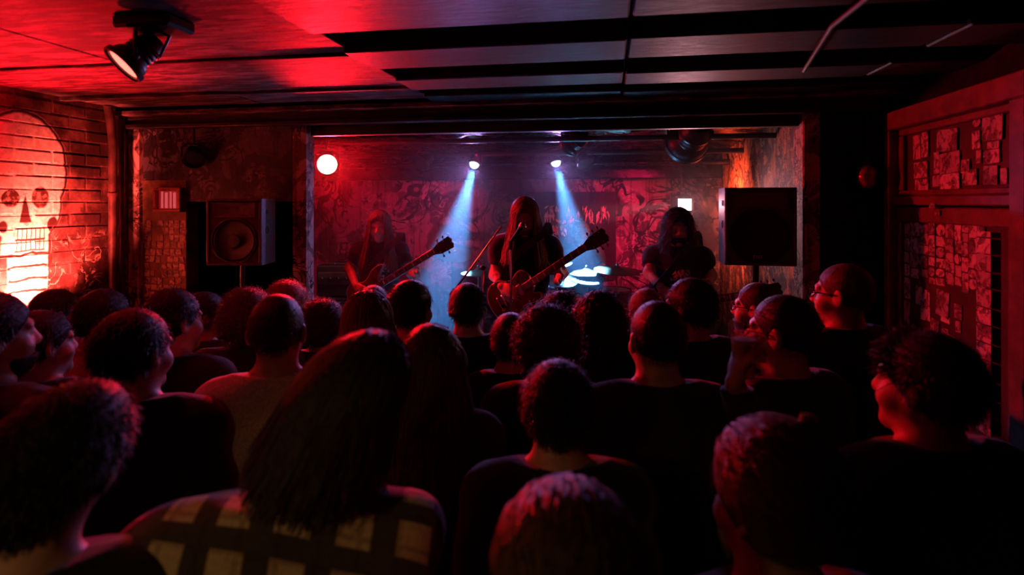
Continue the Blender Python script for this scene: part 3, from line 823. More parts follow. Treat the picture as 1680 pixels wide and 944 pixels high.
# ================================================================== drum kit on a riser
RIS = .52
dc = pt(950, 470, 5.45)
struct(MB().box((dc.x - .95, dc.y - .75, STAGE), (dc.x + .80, BY - .17, RIS), ch=.01).build('floor_riser', M_DARK), 'black drum riser')
M_SHELL = simple('drum_shell', (.16, .03, .05), .25, .2, vary=.5, scale=30)
M_SKIN = simple('drum_skin', (.11, .105, .10), .5, vary=.15)
M_BRASS = simple('cymbal_brass', (.11, .075, .035), .48, 1.0, vary=.3, scale=10)
def drum(name, label, c, r, d_, axis=(0, 0, 1), legs=0, lugs=8, post=None):
    """c = centre of the top (batter) skin"""
    R = Vector(axis).normalized().to_track_quat('Z', 'Y').to_matrix().to_4x4()
    c = Vector(c); base = Vector((c.x, c.y, RIS))
    e = empty(name, base, None, label, 'drum', 'drums of the kit')
    T = Matrix.Translation(c - base) @ R
    MB().lathe([(r, -d_), (r, 0)], 30, T).build('shell', M_SHELL, e)
    for z_, nm in ((.001, 'skin'), (-d_-.004, 'skin')):
        MB().lathe([(.001, z_), (r-.004, z_), (r-.004, z_+.003), (.001, z_+.003)], 30, T).build(nm, M_SKIN, e)
    for z_ in (-.006, -d_-.006):
        MB().lathe([(r+.002, z_), (r+.010, z_), (r+.010, z_+.018), (r+.002, z_+.018)], 30, T, cap=False).build('hoop', M_CHROME, e)
    for k in range(lugs):
        a_ = 2*math.pi*k/lugs + .2
        MB().tube([(math.cos(a_)*(r+.012), math.sin(a_)*(r+.012), 0), (math.cos(a_)*(r+.012), math.sin(a_)*(r+.012), -d_)], .004, 6, M=T).build('tension_rod', M_CHROME, e)
    if legs:
        for k in range(legs):
            a_ = 2*math.pi*k/legs + .5
            x_, y_ = math.cos(a_)*(r+.018), math.sin(a_)*(r+.018)
            MB().tube([(x_, y_, c.z - base.z - .15), (x_, y_, 0.005)], .006, 8).build('leg', M_CHROME, e)
    if post is not None:
        MB().tube([(0, 0, c.z - base.z - d_ - .0), (0, 0, .22), (0, 0, .2)], .011, 8).build('post', M_CHROME, e)
        for k in range(3):
            a_ = k*2*math.pi/3
            MB().tube([(0, 0, .25), (math.cos(a_)*.22, math.sin(a_)*.22, .008)], .008, 8).build('leg', M_CHROME, e)
    return e
def cymbal(label, c, r, tilt=(0, 0, 1), hat=False, rz=.3):
    c = Vector(c); base = Vector((c.x, c.y, RIS))
    e = empty('cymbal_stand', base, rz, label, 'cymbal', 'cymbals of the drum kit')
    Rz = Matrix.Rotation(-rz, 4, 'Z')
    T = Rz @ Matrix.Translation((0, 0, c.z - RIS)) @ Vector(tilt).normalized().to_track_quat('Z', 'Y').to_matrix().to_4x4()
    for dz in ((0, -.03) if hat else (0,)):
        MB().lathe([(r, dz-.012), (r*.55, dz+.004), (r*.20, dz+.012), (r*.17, dz+.026), (r*.08, dz+.034), (.006, dz+.035), (.006, dz+.032), (r*.16, dz+.022), (r*.54, dz+.001), (r, dz-.015)], 36, T, cap=False).build('cymbal', M_BRASS, e)
    MB().lathe([(.014, .034), (.014, .048), (.006, .056), (.001, .06)], 12, T).build('wing_nut', M_CHROME, e)
    h = c.z - RIS
    MB().tube([(0, 0, .12), (0, 0, h*.55), (0, 0, h)], [.012, .011, .008], 8).build('pole', M_CHROME, e)
    MB().lathe([(.018, -.02), (.018, .02)], 10, Matrix.Translation((0, 0, h*.55))).build('collar', M_CHROME, e)
    for k in range(3):
        a_ = k*2*math.pi/3
        MB().tube([(0, 0, .34), (math.cos(a_)*.24, math.sin(a_)*.24, .008)], .008, 8).build('leg', M_CHROME, e)
    return e
kick = pt(935, 520, 4.95)
drum('bass_drum', 'large bass drum facing the crowd in the middle of the kit', (kick.x, kick.y, RIS + .285), .27, .38, axis=(-math.sin(YAW)*-1, -math.cos(YAW), 0), lugs=10)
q = pt(918, 462, 5.02); drum('rack_tom', 'rack tom at the left of the kit beside the singer', (q.x, q.y, q.z), .15, .22, axis=(.1, -.25, 1), lugs=6, post=1)
q = pt(962, 460, 5.08); drum('rack_tom', 'rack tom right in front of the drummer', (q.x, q.y, q.z), .14, .20, axis=(.1, -.2, 1), lugs=6, post=1)
q = pt(1003, 476, 5.2); drum('snare_drum', 'shallow snare drum right of the rack toms', (q.x, q.y, q.z), .17, .13, axis=(0, 0, 1), lugs=8, post=1)
q = pt(878, 470, 5.3); drum('floor_tom', 'deep floor tom behind the singer', (q.x, q.y, RIS + .68), .19, .40, legs=3, lugs=6)
q = pt(1012, 442, 5.05); cymbal('wide crash cymbal lit pink right of the drummer', q, .20, (.06, -.10, 1))
q = pt(962, 446, 5.2); cymbal('hi-hat pair in front of the drummer', q, .16, (.0, -.06, 1), True)
q = pt(742, 412, 5.55); cymbal('tilted cymbal high at the left of the kit in the blue beam', q, .20, (.25, -.35, 1))
q = pt(785, 446, 4.95); cymbal('flat bright cymbal low left of the singer', q, .15, (0, -.05, 1))
q = pt(905, 432, 5.3); cymbal('cymbal half hidden behind the singer arm', q, .19, (-.1, -.15, 1))
st = pt(952, 480, 5.62)
e = empty('drum_stool', (st.x, st.y, RIS), None, 'round drum stool under the drummer', 'stool')
MB().lathe([(.001, .39), (.15, .39), (.165, .41), (.165, .44), (.14, .455), (.001, .455)], 24).build('seat', M_TOLEX, e)
MB().tube([(0, 0, .1), (0, 0, .40)], .015, 10).build('post', M_CHROME, e)
for k in range(3):
    a_ = k*2*math.pi/3
    MB().tube([(0, 0, .22), (math.cos(a_)*.2, math.sin(a_)*.2, .008)], .010, 8).build('leg', M_CHROME, e)

# ================================================================== microphone stands
def mic_stand(label, foot, joint, tail, tip, mlabel):
    """round base, upright, boom from tail to tip with a microphone at the tip"""
    foot, joint, tail, tip = map(Vector, (foot, joint, tail, tip))
    e = empty('microphone_stand', foot, None, label, 'stand')
    MB().lathe([(.13, 0), (.13, .012), (.10, .022), (.02, .03)], 24).build('base', M_CAN, e)
    MB().tube([(0, 0, .02), joint - foot], .010, 10).build('pole', M_CHROME, e)
    MB().tube([tail - foot, tip - foot], .007, 8).build('boom', M_CHROME, e)
    ell(MB(), joint - foot, (.02, .02, .02), 10, 6).build('clutch', M_CAN, e)
    MB().tube([tail - foot, tail - foot + (tail - tip).normalized()*.05], .014, 10).build('counterweight', M_CAN, e)
    return e
def mic(label, head, back):
    head, back = Vector(head), Vector(back)
    ax = (head - back).normalized()
    e = empty('microphone', back, None, label, 'microphone')
    R = ax.to_track_quat('Z', 'Y').to_matrix().to_4x4()
    MB().lathe([(.001, 0), (.010, 0), (.012, .02), (.016, .11), (.018, .125)], 16, R).build('handle', M_CAN, e)
    ell(MB(), R @ Vector((0, 0, .145)), (.026, .026, .028), 16, 10).build('grille', simple('mic_mesh', (.40, .40, .42), .35, .9, vary=.5, scale=300, bmp=.6), e)
    MB().lathe([(.026, -.004), (.0275, 0), (.026, .004)], 16, R @ Matrix.Translation((0, 0, .145)), cap=False).build('ring', M_CHROME, e)
    MB().tube([(0, 0, 0), R @ Vector((0, 0, -.05)) + Vector((0, 0, -.03)), Vector((-.02, -.02, -.25))], .004, 6).build('cable', M_CAN, e)
    return e
jt = pt(792, 440, 3.82)
mic_stand('chrome boom microphone stand left of the singer', (jt.x, jt.y, STAGE), jt, pt(746, 476, 3.95), pt(822, 372, 3.72), '')
mic('microphone held up to the mouth of the singer on the boom', pt(852, 379, 3.66), pt(838, 398, 3.60))
MB_TIP = pt(822, 372, 3.72)
# ================================================================== people
# bodies are grown as one surface: a smooth union of tapered limbs sampled on a grid that is fine at head and hands
def axis_coords(lo, hi, fine, hf, hc):
    out = [lo]; x = lo
    while x < hi:
        h = hf if any(a <= x <= b for a, b in fine) else hc
        nxt = x + h
        if h == hc:
            for a, b in fine:
                if x < a < nxt: nxt = a + 1e-6
        x = nxt; out.append(x)
    return np.array(out, dtype=np.float32)
class Grid:
    def __init__(s, xs, ys, zs): s.xs, s.ys, s.zs, s.F = xs, ys, zs, {}
    def layer(s, n):
        if n not in s.F: s.F[n] = np.full((len(s.xs), len(s.ys), len(s.zs)), .25, np.float32)
        return s.F[n]
    def window(s, lo, hi):
        sl = []
        for c, a, b in zip((s.xs, s.ys, s.zs), lo, hi):
            i0 = max(0, int(np.searchsorted(c, a)) - 1); i1 = min(len(c), int(np.searchsorted(c, b)) + 1)
            sl.append(slice(i0, max(i1, i0 + 1)))
        return tuple(sl), (s.xs[sl[0]][:, None, None], s.ys[sl[1]][None, :, None], s.zs[sl[2]][None, None, :])
    def put(s, n, d, sl, k, mode='u'):
        f = s.layer(n); a = f[sl]
        if mode == 'u':
            h = np.maximum(k - np.abs(a - d), 0) / k
            f[sl] = np.minimum(a, d) - h*h*k*.25
        else:
            dd = -d
            h = np.maximum(k - np.abs(a - dd), 0) / k
            f[sl] = np.maximum(a, dd) + h*h*k*.25
    def cone(s, n, a, b, r1, r2, k=.03, grow=0.0, mode='u', cut=None, flat=None):
        a, b = np.array(a, float), np.array(b, float); r1 += grow; r2 += grow
        m = max(r1, r2) + k + .03
        sl, (X, Y, Z) = s.window(np.minimum(a, b) - m, np.maximum(a, b) + m)
        ab = b - a; L2 = max((ab**2).sum(), 1e-9)
        px_, py_, pz_ = X - a[0], Y - a[1], Z - a[2]
        t = np.clip((px_*ab[0] + py_*ab[1] + pz_*ab[2]) / L2, 0, 1)
        d = np.sqrt((px_ - t*ab[0])**2 + (py_ - t*ab[1])**2 + (pz_ - t*ab[2])**2) - (r1 + (r2 - r1)*t)
        if flat is not None:            # end the limb square at b
            L = math.sqrt(L2)
            d = np.maximum(d, ((X - b[0])*ab[0] + (Y - b[1])*ab[1] + (Z - b[2])*ab[2]) / L - flat)
        s.put(n, d, sl, k, mode)
    def ell(s, n, c, r, R=None, k=.03, grow=0.0, mode='u', cut=None):
        c = np.array(c, float); r = np.array(r, float) + grow
        m = r.max() + k + .03
        sl, (X, Y, Z) = s.window(c - m, c + m)
        P = (X - c[0], Y - c[1], Z - c[2])
        if R is not None:
            P = tuple(P[0]*R[0][i] + P[1]*R[1][i] + P[2]*R[2][i] for i in range(3))
        k0 = np.sqrt((P[0]/r[0])**2 + (P[1]/r[1])**2 + (P[2]/r[2])**2)
        k1 = np.sqrt((P[0]/r[0]**2)**2 + (P[1]/r[1]**2)**2 + (P[2]/r[2]**2)**2) + 1e-6
        d = k0*(k0 - 1)/k1
        if cut is not None: d = np.maximum(d, cut(X, Y, Z))
        s.put(n, d, sl, k, mode)
    def trim(s, n, fn):
        f = s.layer(n); f[:] = np.maximum(f, fn(s.xs[:, None, None], s.ys[None, :, None], s.zs[None, None, :]))
CORN = [(i, j, k) for i in (0, 1) for j in (0, 1) for k in (0, 1)]
EDGE = [(a, b) for a in CORN for b in CORN if sum(abs(x - y) for x, y in zip(a, b)) == 1 and a < b]
def nets(F, xs, ys, zs):
    F = np.pad(F, 1, constant_values=.25)
    ext = lambda c: np.concatenate(([2*c[0]-c[1]], c, [2*c[-1]-c[-2]]))
    xs, ys, zs = ext(xs), ext(ys), ext(zs)
    S = F < 0
    if not S.any(): return np.zeros((0, 3)), np.zeros((0, 4), int)
    ii = [np.where(S.any(axis=tuple(x for x in range(3) if x != a)))[0] for a in range(3)]
    sl = tuple(slice(max(0, i[0]-2), i[-1]+3) for i in ii)
    F, S = F[sl], S[sl]; xs, ys, zs = xs[sl[0]], ys[sl[1]], zs[sl[2]]
    cnt = sum(S[i:S.shape[0]-1+i, j:S.shape[1]-1+j, k:S.shape[2]-1+k].astype(np.int8) for i, j, k in CORN)
    act = (cnt > 0) & (cnt < 8)
    I, J, K = np.nonzero(act)
    P = np.zeros((len(I), 3)); W = np.zeros(len(I))
    for a, b in EDGE:
        fa = F[I+a[0], J+a[1], K+a[2]]; fb = F[I+b[0], J+b[1], K+b[2]]
        c = (fa < 0) != (fb < 0)
        t = fa[c] / (fa[c] - fb[c])
        pa = np.stack((xs[I[c]+a[0]], ys[J[c]+a[1]], zs[K[c]+a[2]]), 1); pb = np.stack((xs[I[c]+b[0]], ys[J[c]+b[1]], zs[K[c]+b[2]]), 1)
        P[c] += pa + (pb - pa)*t[:, None]; W[c] += 1
    V = P / W[:, None]
    idm = np.full(act.shape, -1); idm[I, J, K] = np.arange(len(I))
    faces = []
    for ax in range(3):
        o = [x for x in range(3) if x != ax]
        s0 = [slice(None)]*3; s1 = [slice(None)]*3
        s0[ax] = slice(0, -1); s1[ax] = slice(1, None)
        for q in o: s0[q] = slice(1, -1); s1[q] = slice(1, -1)
        A, B = S[tuple(s0)], S[tuple(s1)]
        c = np.array(np.nonzero(A != B)).T
        if not len(c): continue
        ina = A[c[:, 0], c[:, 1], c[:, 2]]
        base = c.copy()
        quad = []
        for du, dv in ((0, 0), (1, 0), (1, 1), (0, 1)):
            q = base.copy(); q[:, o[0]] += du; q[:, o[1]] += dv
            quad.append(idm[q[:, 0], q[:, 1], q[:, 2]])
        quad = np.stack(quad, 1)
        flip = ina if ax != 1 else ~ina
        quad[~flip] = quad[~flip][:, ::-1]
        faces.append(quad)
    return V, np.concatenate(faces)
def np_mesh(name, V, Fq, mat, parent):
    me = bpy.data.meshes.new(name)
    me.vertices.add(len(V)); me.vertices.foreach_set('co', np.asarray(V, np.float32).ravel())
    me.loops.add(len(Fq)*4); me.loops.foreach_set('vertex_index', np.asarray(Fq, np.int32).ravel())
    me.polygons.add(len(Fq)); me.polygons.foreach_set('loop_start', np.arange(0, len(Fq)*4, 4, dtype=np.int32))
    me.polygons.foreach_set('use_smooth', np.ones(len(Fq), bool))
    me.update(calc_edges=True); me.validate()
    me.materials.append(mat)
    o = bpy.data.objects.new(name, me); COL.objects.link(o); o.parent = parent
    return o

def mat_cloth(name, base, kind='plain', rough=.85, sc=140):
    if name in MATS: return MATS[name]
    m, nt, b = new_mat(name, rough, 0, .2)
    b.inputs['Sheen Weight'].default_value = .25; b.inputs['Sheen Roughness'].default_value = .5
    p = pos(nt, 'obj'); n = noise(nt, p, sc, 2)
    col = mix(nt, n.step(.3, .7), tuple(c*.75 for c in base), tuple(min(1, c*1.15) for c in base))
    if kind == 'plaid':
        X, Y, Z = xyz(nt, p)
        def stripes(c, per, w0, w1):
            f = ((c / per).op('FRACT') - .5).abs()
            return f.step(w1, w0)
        V_ = Z + Y * .9 + X * .25; X = X - Z * .12
        w1 = stripes(X + .02, .090, .20, .235); w2 = stripes(V_ + .01, .105, .17, .205)
        t1 = stripes(X + .04, .058, .07, .10); t2 = stripes(V_ + .035, .058, .07, .10)
        d_ = w1.mx(w2)
        col = mix(nt, (t1.mx(t2)) * .45, (.62, .48, .30), (.20, .13, .09))
        col = mix(nt, d_ * .93, col, (.030, .022, .022))
        col = mix(nt, n.step(.35, .7) * .25, col, (.02, .015, .01))
    if kind == 'print':
        X, Y, Z = xyz(nt, p)
        g = noise(nt, p, 55, 2, .5, .6).step(.46, .52)
        box_ = (X.abs() - .085).step(.01, -.01) * (Y).step(.04, .06) * (Z - 1.30).abs().step(.045, .035)
        box2 = (X.abs() - .045).step(.01, -.01) * (Y).step(.04, .06) * (Z - 1.20).abs().step(.038, .03)
        col = mix(nt, box_.mx(box2) * g, col, (.62, .48, .50))
    nt.links.new(col, b.inputs['Base Color'])
    bump(nt, b, noise(nt, p, 9, 4, .6), .35, .02)
    MATS[name] = m
    return m
def mat_hair(name, base, rough=.46):
    if name in MATS: return MATS[name]
    m, nt, b = new_mat(name, rough, 0, .30)
    p = pos(nt, 'obj', scale=(1, 1, .15)); n = noise(nt, p, 120, 2)
    nt.links.new(mix(nt, n.step(.3, .7), tuple(c*.6 for c in base), tuple(c*1.3 for c in base)), b.inputs['Base Color'])
    bump(nt, b, noise(nt, p, 420, 2), .8, .003)
    b.inputs['Sheen Weight'].default_value = .10; b.inputs['Sheen Roughness'].default_value = .3
    MATS[name] = m
    return m
def mat_skin():
    m, nt, b = new_mat('skin', .48, 0, .4)
    p = pos(nt, 'obj'); n = noise(nt, p, 22, 4, .6)
    nt.links.new(mix(nt, n.step(.3, .7), (.46, .25, .18), (.60, .37, .28)), b.inputs['Base Color'])
    bump(nt, b, noise(nt, p, 160, 3), .15, .002)
    return m
SKIN = mat_skin()
HAIR = {'black': mat_hair('black_hair', (.010, .008, .007)), 'brown': mat_hair('brown_hair', (.040, .024, .016)), 'light': mat_hair('light_brown_hair', (.13, .075, .040)),
        'blond': mat_hair('blond_hair', (.42, .28, .14)), 'grey': mat_hair('grey_hair', (.28, .25, .22))}
CLOTH = {'black': mat_cloth('black_cloth', (.011, .010, .011)), 'charcoal': mat_cloth('charcoal_cloth', (.035, .035, .038)), 'grey': mat_cloth('grey_cloth', (.16, .16, .17)),
         'tan': mat_cloth('pale_cloth', (.62, .52, .44)), 'navy': mat_cloth('navy_cloth', (.03, .04, .07)), 'red': mat_cloth('pale_red_cloth', (.45, .28, .24)),
         'plaid': mat_cloth('plaid_flannel', (.5, .4, .3), 'plaid'), 'print': mat_cloth('black_shirt_with_print', (.020, .020, .022), 'print')}
JEANS = mat_cloth('dark_denim', (.030, .036, .055)); SHOE = simple('shoe_leather', (.02, .018, .017), .5)

def strands_mesh(P, width, taper=.35, out=None):
    """P: (strands, points, 3) -> ribbon vertices and quads"""
    S, n, _ = P.shape
    T = np.gradient(P, axis=1); T /= np.linalg.norm(T, axis=2, keepdims=True) + 1e-9
    rnd = rng.normal(size=(S, 1, 3))
    if out is not None: rnd = out/(np.linalg.norm(out, axis=2, keepdims=True) + 1e-9) + rnd*.22
    side = np.cross(T, rnd); side /= np.linalg.norm(side, axis=2, keepdims=True) + 1e-9
    wv = width * np.linspace(1, taper, n)[None, :, None] * rng.uniform(.6, 1.3, (S, 1, 1))
    V = np.stack((P - side*wv, P + side*wv), 2).reshape(-1, 3)
    base = (np.arange(S)[:, None]*n + np.arange(n-1)[None, :]).ravel()*2
    return V, np.stack((base, base+1, base+3, base+2), 1)

def person(label, px, top, zc, turn=0, head=0, pitch=0, roll=0, hair='short', hcol='black', shirt='black', sleeve='short', floor=0.0, arms=None, sh=1.0, fat=1.0,
           seated=False, scale=None, root_z=None, glasses=False, beard=False, hand=None, fine=.006, length=.30, quiff=0.0, extra=None, group=None, lean=0.0, hw=1.0, nlean=0.0, nstr=None):
    P = pt(px, top, zc)
    th = {'short': .010, 'crop': .004, 'long': .012, 'curly': .028, 'wavy': .026, 'swept': .020, 'bald': 0}[hair]
    s = scale or (P.z - floor) / (1.75 + th)
    ray = Vector((P.x, P.y)); a0 = math.atan2(-ray.x, ray.y)
    rz = a0 + math.radians(turn)
    e = empty('person', (P.x, P.y, floor if root_z is None else root_z), rz, label, 'person', group)
    e.scale = (s, s, s)
    if nlean: e.location -= Vector((math.cos(rz), math.sin(rz), 0))*(nlean*.30*s)
    bpy.context.view_layer.update()
    Mi = (Matrix.Translation(e.location) @ Matrix.Rotation(rz, 4, 'Z') @ Matrix.Diagonal((s, s, s, 1))).inverted()
    e['_m'] = 0; del e['_m']
    loc = lambda v: np.array(Mi @ Vector(v))
    # joints
    J = {}
    for sd, sg in (('R', 1), ('L', -1)):
        J[sd+'sh'] = np.array((sg*.165*sh, -.012, 1.415))
        j = rng.uniform(-.02, .02, 3)
        J[sd+'el'] = np.array((sg*(.212*sh + .005), -.045, 1.13)) + j*.5
        J[sd+'wr'] = np.array((sg*(.195*sh + .005), .07, .90)) + j
        J[sd+'hd'] = (np.array((sg*-.05, .22, -1.0)), np.array((-sg, .1, 0.0)), .35)   # finger direction, palm side, curl
        J[sd+'hip'] = np.array((sg*.085, 0, .92)); J[sd+'kn'] = np.array((sg*.098, .012, .50)); J[sd+'an'] = np.array((sg*.105, -.015, .085)); J[sd+'to'] = np.array((sg*.125, .15, .035))
        if seated:
            J[sd+'kn'] = np.array((sg*.19, .38, .90)); J[sd+'an'] = np.array((sg*.18, .33, .47)); J[sd+'to'] = np.array((sg*.20, .48, .43))
    if arms:
        for sd, v in arms.items():
            J[sd+'el'] = loc(v[0]); J[sd+'wr'] = loc(v[1])
            if len(v) > 2:
                f_ = np.array(Mi.to_3x3() @ Vector(v[2])); n_ = np.array(Mi.to_3x3() @ Vector(v[3]))
                J[sd+'hd'] = (f_, n_, v[4])
    Rh = np.array((Matrix.Rotation(math.radians(head), 3, 'Z') @ Matrix.Rotation(math.radians(-pitch), 3, 'X') @ Matrix.Rotation(math.radians(roll), 3, 'Y')))
    pv = np.array((0, -.015, 1.52))
    HP = lambda p: pv + Rh @ (np.array(p, float) - pv)
    # grid
    allp = np.array([v for k, v in J.items() if not k.endswith('hd')])
    lo = np.minimum(allp.min(0) - .13, (-.26*sh, -.20, -.02)); hi = np.maximum(allp.max(0) + .13, (.26*sh, .20, 1.86))
    lo[2] = -.02 if not seated else .36
    fx = [(-.125, .125)]; fy = [(-.145, .15)]; fz = [(1.47, 1.84)]
    for sd in 'RL':
        w_ = J[sd+'wr']; f_ = J[sd+'hd'][0] / np.linalg.norm(J[sd+'hd'][0]); c_ = w_ + f_*.09
        fx.append((c_[0]-.085, c_[0]+.085)); fy.append((c_[1]-.085, c_[1]+.085)); fz.append((c_[2]-.085, c_[2]+.085))
    G = Grid(axis_coords(lo[0], hi[0], fx, fine, .020), axis_coords(lo[1], hi[1], fy, fine, .020), axis_coords(lo[2], hi[2], fz, fine, .022))
    B = 'body'
    # torso
    def torso(n, g, k=.05):
        G.ell(n, (0, 0, 1.29), (.158*sh, .108*fat, .19), k=k, grow=g); G.ell(n, (0, .004, 1.10), (.140*fat, .100*fat, .17), k=k, grow=g); G.ell(n, (0, -.012, .955), (.158, .112*fat, .115), k=k, grow=g)
        G.cone(n, J['Lsh'], J['Rsh'], .056, .056, k, g)
        for sg in (1, -1): G.cone(n, (sg*.02, -.022, 1.50), (sg*.14*sh, -.016, 1.435), .042, .046, k, g)
    torso(B, 0)
    G.cone(B, (0, -.028, 1.44), HP((0, -.012, 1.585)), .057, .054, .04)
    for sd, sg in (('R', 1), ('L', -1)):
        G.cone(B, J[sd+'sh'], J[sd+'el'], .051, .040, .04); G.cone(B, J[sd+'el'], J[sd+'wr'], .041, .027, .03)
        G.cone(B, J[sd+'hip'], J[sd+'kn'], .086, .056, .05); G.cone(B, J[sd+'kn'], J[sd+'an'], .056, .036, .03)
        G.cone(B, J[sd+'an'] + (0, -.02, -.035), J[sd+'to'], .040, .030, .03)
        # hand: palm, four fingers in two bends, thumb from the side of the palm
        f_, n_, cur = J[sd+'hd']; f_ = f_/np.linalg.norm(f_); n_ = n_ - f_*(n_ @ f_); n_ /= np.linalg.norm(n_); c_ = np.cross(f_, n_)
        if sg > 0: c_ = -c_
        w_ = J[sd+'wr']
        G.ell(B, w_ + f_*.048, (.040, .017, .052), np.stack((c_, n_, f_), 1), k=.02)
        for q, (off, L) in enumerate(((.030, .070), (.010, .080), (-.010, .075), (-.029, .060))):
            b0 = w_ + f_*.085 + c_*off
            d1 = f_*math.cos(cur) + n_*math.sin(cur); b1 = b0 + d1*L*.55
            d2 = f_*math.cos(cur*2.4) + n_*math.sin(cur*2.4); b2 = b1 + d2*L*.50
            G.cone(B, b0, b1, .0095, .0085, .008); G.cone(B, b1, b2, .0085, .0072, .006)
        t0 = w_ + f_*.030 + c_*.030; t1 = t0 + (c_*.75 + f_*.6 + n_*.35)*.038; t2 = t1 + (c_*.2 + f_*.8 + n_*.6)*.030
        G.cone(B, t0, t1, .013, .0105, .012); G.cone(B, t1, t2, .0105, .0085, .006)
    # head with a face
    R = Rh
    G.ell(B, HP((0, -.012, 1.660)), (.0745*hw, .094, .090), R, k=.03)
    G.ell(B, HP((0, .028, 1.592)), (.058*hw, .064, .076), R, k=.035)
    G.ell(B, HP((0, .078, 1.536)), (.024, .020, .020), R, k=.03)
    for sg in (1, -1):
        G.ell(B, HP((sg*.042, .056, 1.600)), (.022, .024, .022), R, k=.03)
        G.ell(B, HP((sg*.033, .094, 1.638)), (.019, .016, .013), R, k=.016, mode='s')
        G.ell(B, HP((sg*.032, .073, 1.638)), (.0125, .0125, .0125), R, k=.004)
        G.cone(B, HP((sg*.012, .084, 1.660)), HP((sg*.050, .070, 1.658)), .010, .008, .014)
        G.ell(B, HP((sg*.079*hw, -.012, 1.630)), (.010, .021, .033), R @ np.array(Matrix.Rotation(sg*.35, 3, 'Z')), k=.010)
        G.ell(B, HP((sg*.090*hw, -.004, 1.634)), (.007, .011, .018), R, k=.006, mode='s')
        G.ell(B, HP((sg*.012, .097, 1.604)), (.009, .010, .008), R, k=.010)
    G.cone(B, HP((0, .086, 1.645)), HP((0, .106, 1.610)), .009, .0125, .014)
    G.cone(B, HP((-.018, .083, 1.575)), HP((.018, .083, 1.575)), .0085, .0085, .010)
    G.cone(B, HP((-.015, .082, 1.562)), HP((.015, .082, 1.562)), .009, .009, .006)
    G.cone(B, HP((-.02, .094, 1.5685)), HP((.02, .094, 1.5685)), .003, .003, .004, mode='s')
    # clothes
    t = .016 if sleeve != 'jacket' else .026
    torso('shirt', t, .06)
    if sleeve in ('long', 'jacket'):
        for sd in 'RL':
            G.cone('shirt', J[sd+'sh'], J[sd+'el'], .051, .043, .05, t); G.cone('shirt', J[sd+'el'], J[sd+'wr'], .043, .030, .04, t*.8, flat=-.01)
    else:
        for sd in 'RL':
            m_ = J[sd+'sh']*.36 + J[sd+'el']*.64
            G.cone('shirt', J[sd+'sh'], m_, .054, .050, .045, t, flat=.0)
    nk = np.array((0, -.02, 1.50))
    f = G.layer('shirt')
    X, Y, Z = G.xs[:, None, None], G.ys[None, :, None], G.zs[None, None, :]
    ph = rng.uniform(0, 6, 4)
    wr = .004*np.sin(31*Z + 9*X + ph[0]) * np.sin(17*X - 11*Y + ph[1]) + .003*np.sin(47*Z - 21*X + ph[2])
    f += (wr * (Z < 1.42)).astype(np.float32)
    f[:] = np.maximum(f, np.maximum(.90 - Z, -np.sqrt(X**2 + (Y + .02)**2 + 0*Z) + .066 + 0*Z) if True else f)
    f[:] = np.maximum(f, Z - 1.515 + .25*np.maximum(Y, -.02))
    if sleeve == 'jacket':      # stand collar
        G.cone('shirt', (0, -.03, 1.455), (0, -.024, 1.535), .074, .070, .02, 0, flat=.0)
        G.cone('shirt', (0, -.03, 1.40), (0, -.02, 1.60), .060, .060, .004, 0, mode='s')
    for sd in 'RL':
        G.cone('jeans', J[sd+'hip'], J[sd+'kn'], .086, .060, .05, .012); G.cone('jeans', J[sd+'kn'], J[sd+'an'], .058, .050, .04, .012, flat=-.02)
        G.cone('shoes_'+sd, J[sd+'an'] + (0, -.02, -.035), J[sd+'to'], .040, .030, .03, .010)
        G.cone('shoes_'+sd, J[sd+'an'] + (0, 0, -.02), J[sd+'an'] + (0, 0, .03), .040, .038, .03, .008, flat=0)
    G.ell('jeans', (0, -.012, .955), (.158, .112*fat, .115), k=.05, grow=.010)
    if not seated: G.trim('jeans', lambda X, Y, Z: Z - .985 + 0*X + 0*Y)
    fl = 0.003 if not seated else .39
    for sd in 'RL': G.trim('shoes_'+sd, lambda X, Y, Z: fl - Z + 0*X + 0*Y)
    # hair mass
    Rt = R.T
    def hl(X, Y, Z):            # head-local coordinates
        x, y, z = X - pv[0], Y - pv[1], Z - pv[2]
        return (Rt[0,0]*x + Rt[0,1]*y + Rt[0,2]*z + pv[0], Rt[1,0]*x + Rt[1,1]*y + Rt[1,2]*z + pv[1], Rt[2,0]*x + Rt[2,1]*y + Rt[2,2]*z + pv[2])
    def line_cut(X, Y, Z):
        x, y, z = hl(X, Y, Z)
        base = 1.610 + 1.02*y + .3*np.maximum(y - .055, 0)
        return np.maximum((base - z)*.7, np.minimum(1.0, (1.535 - z)))
    if hair != 'bald':
        G.ell('hair', HP((0, -.014, 1.662)), (.0755*hw, .095, .0905), R, k=.004, grow=th, cut=line_cut)
        if hair in ('long', 'wavy'):
            Ry = np.array(Matrix.Rotation(math.radians(head), 3, 'Z'))
            HY_ = lambda p: pv + Ry @ (np.array(p, float) - pv)
            cut_y = lambda X, Y, Z: (Ry[0][1]*(X - pv[0]) + Ry[1][1]*(Y - pv[1])) - .012 + 0*Z
            G.ell('hair', HY_((0, -.036, 1.60 - length*.45)), (.088 + .025*(length > .3), .058, .06 + length*.55), Ry, k=.03, cut=cut_y)
        if hair == 'curly':
            G.ell('hair', HP((0, -.03, 1.63)), (.098, .095, .105), R, k=.02, cut=line_cut)
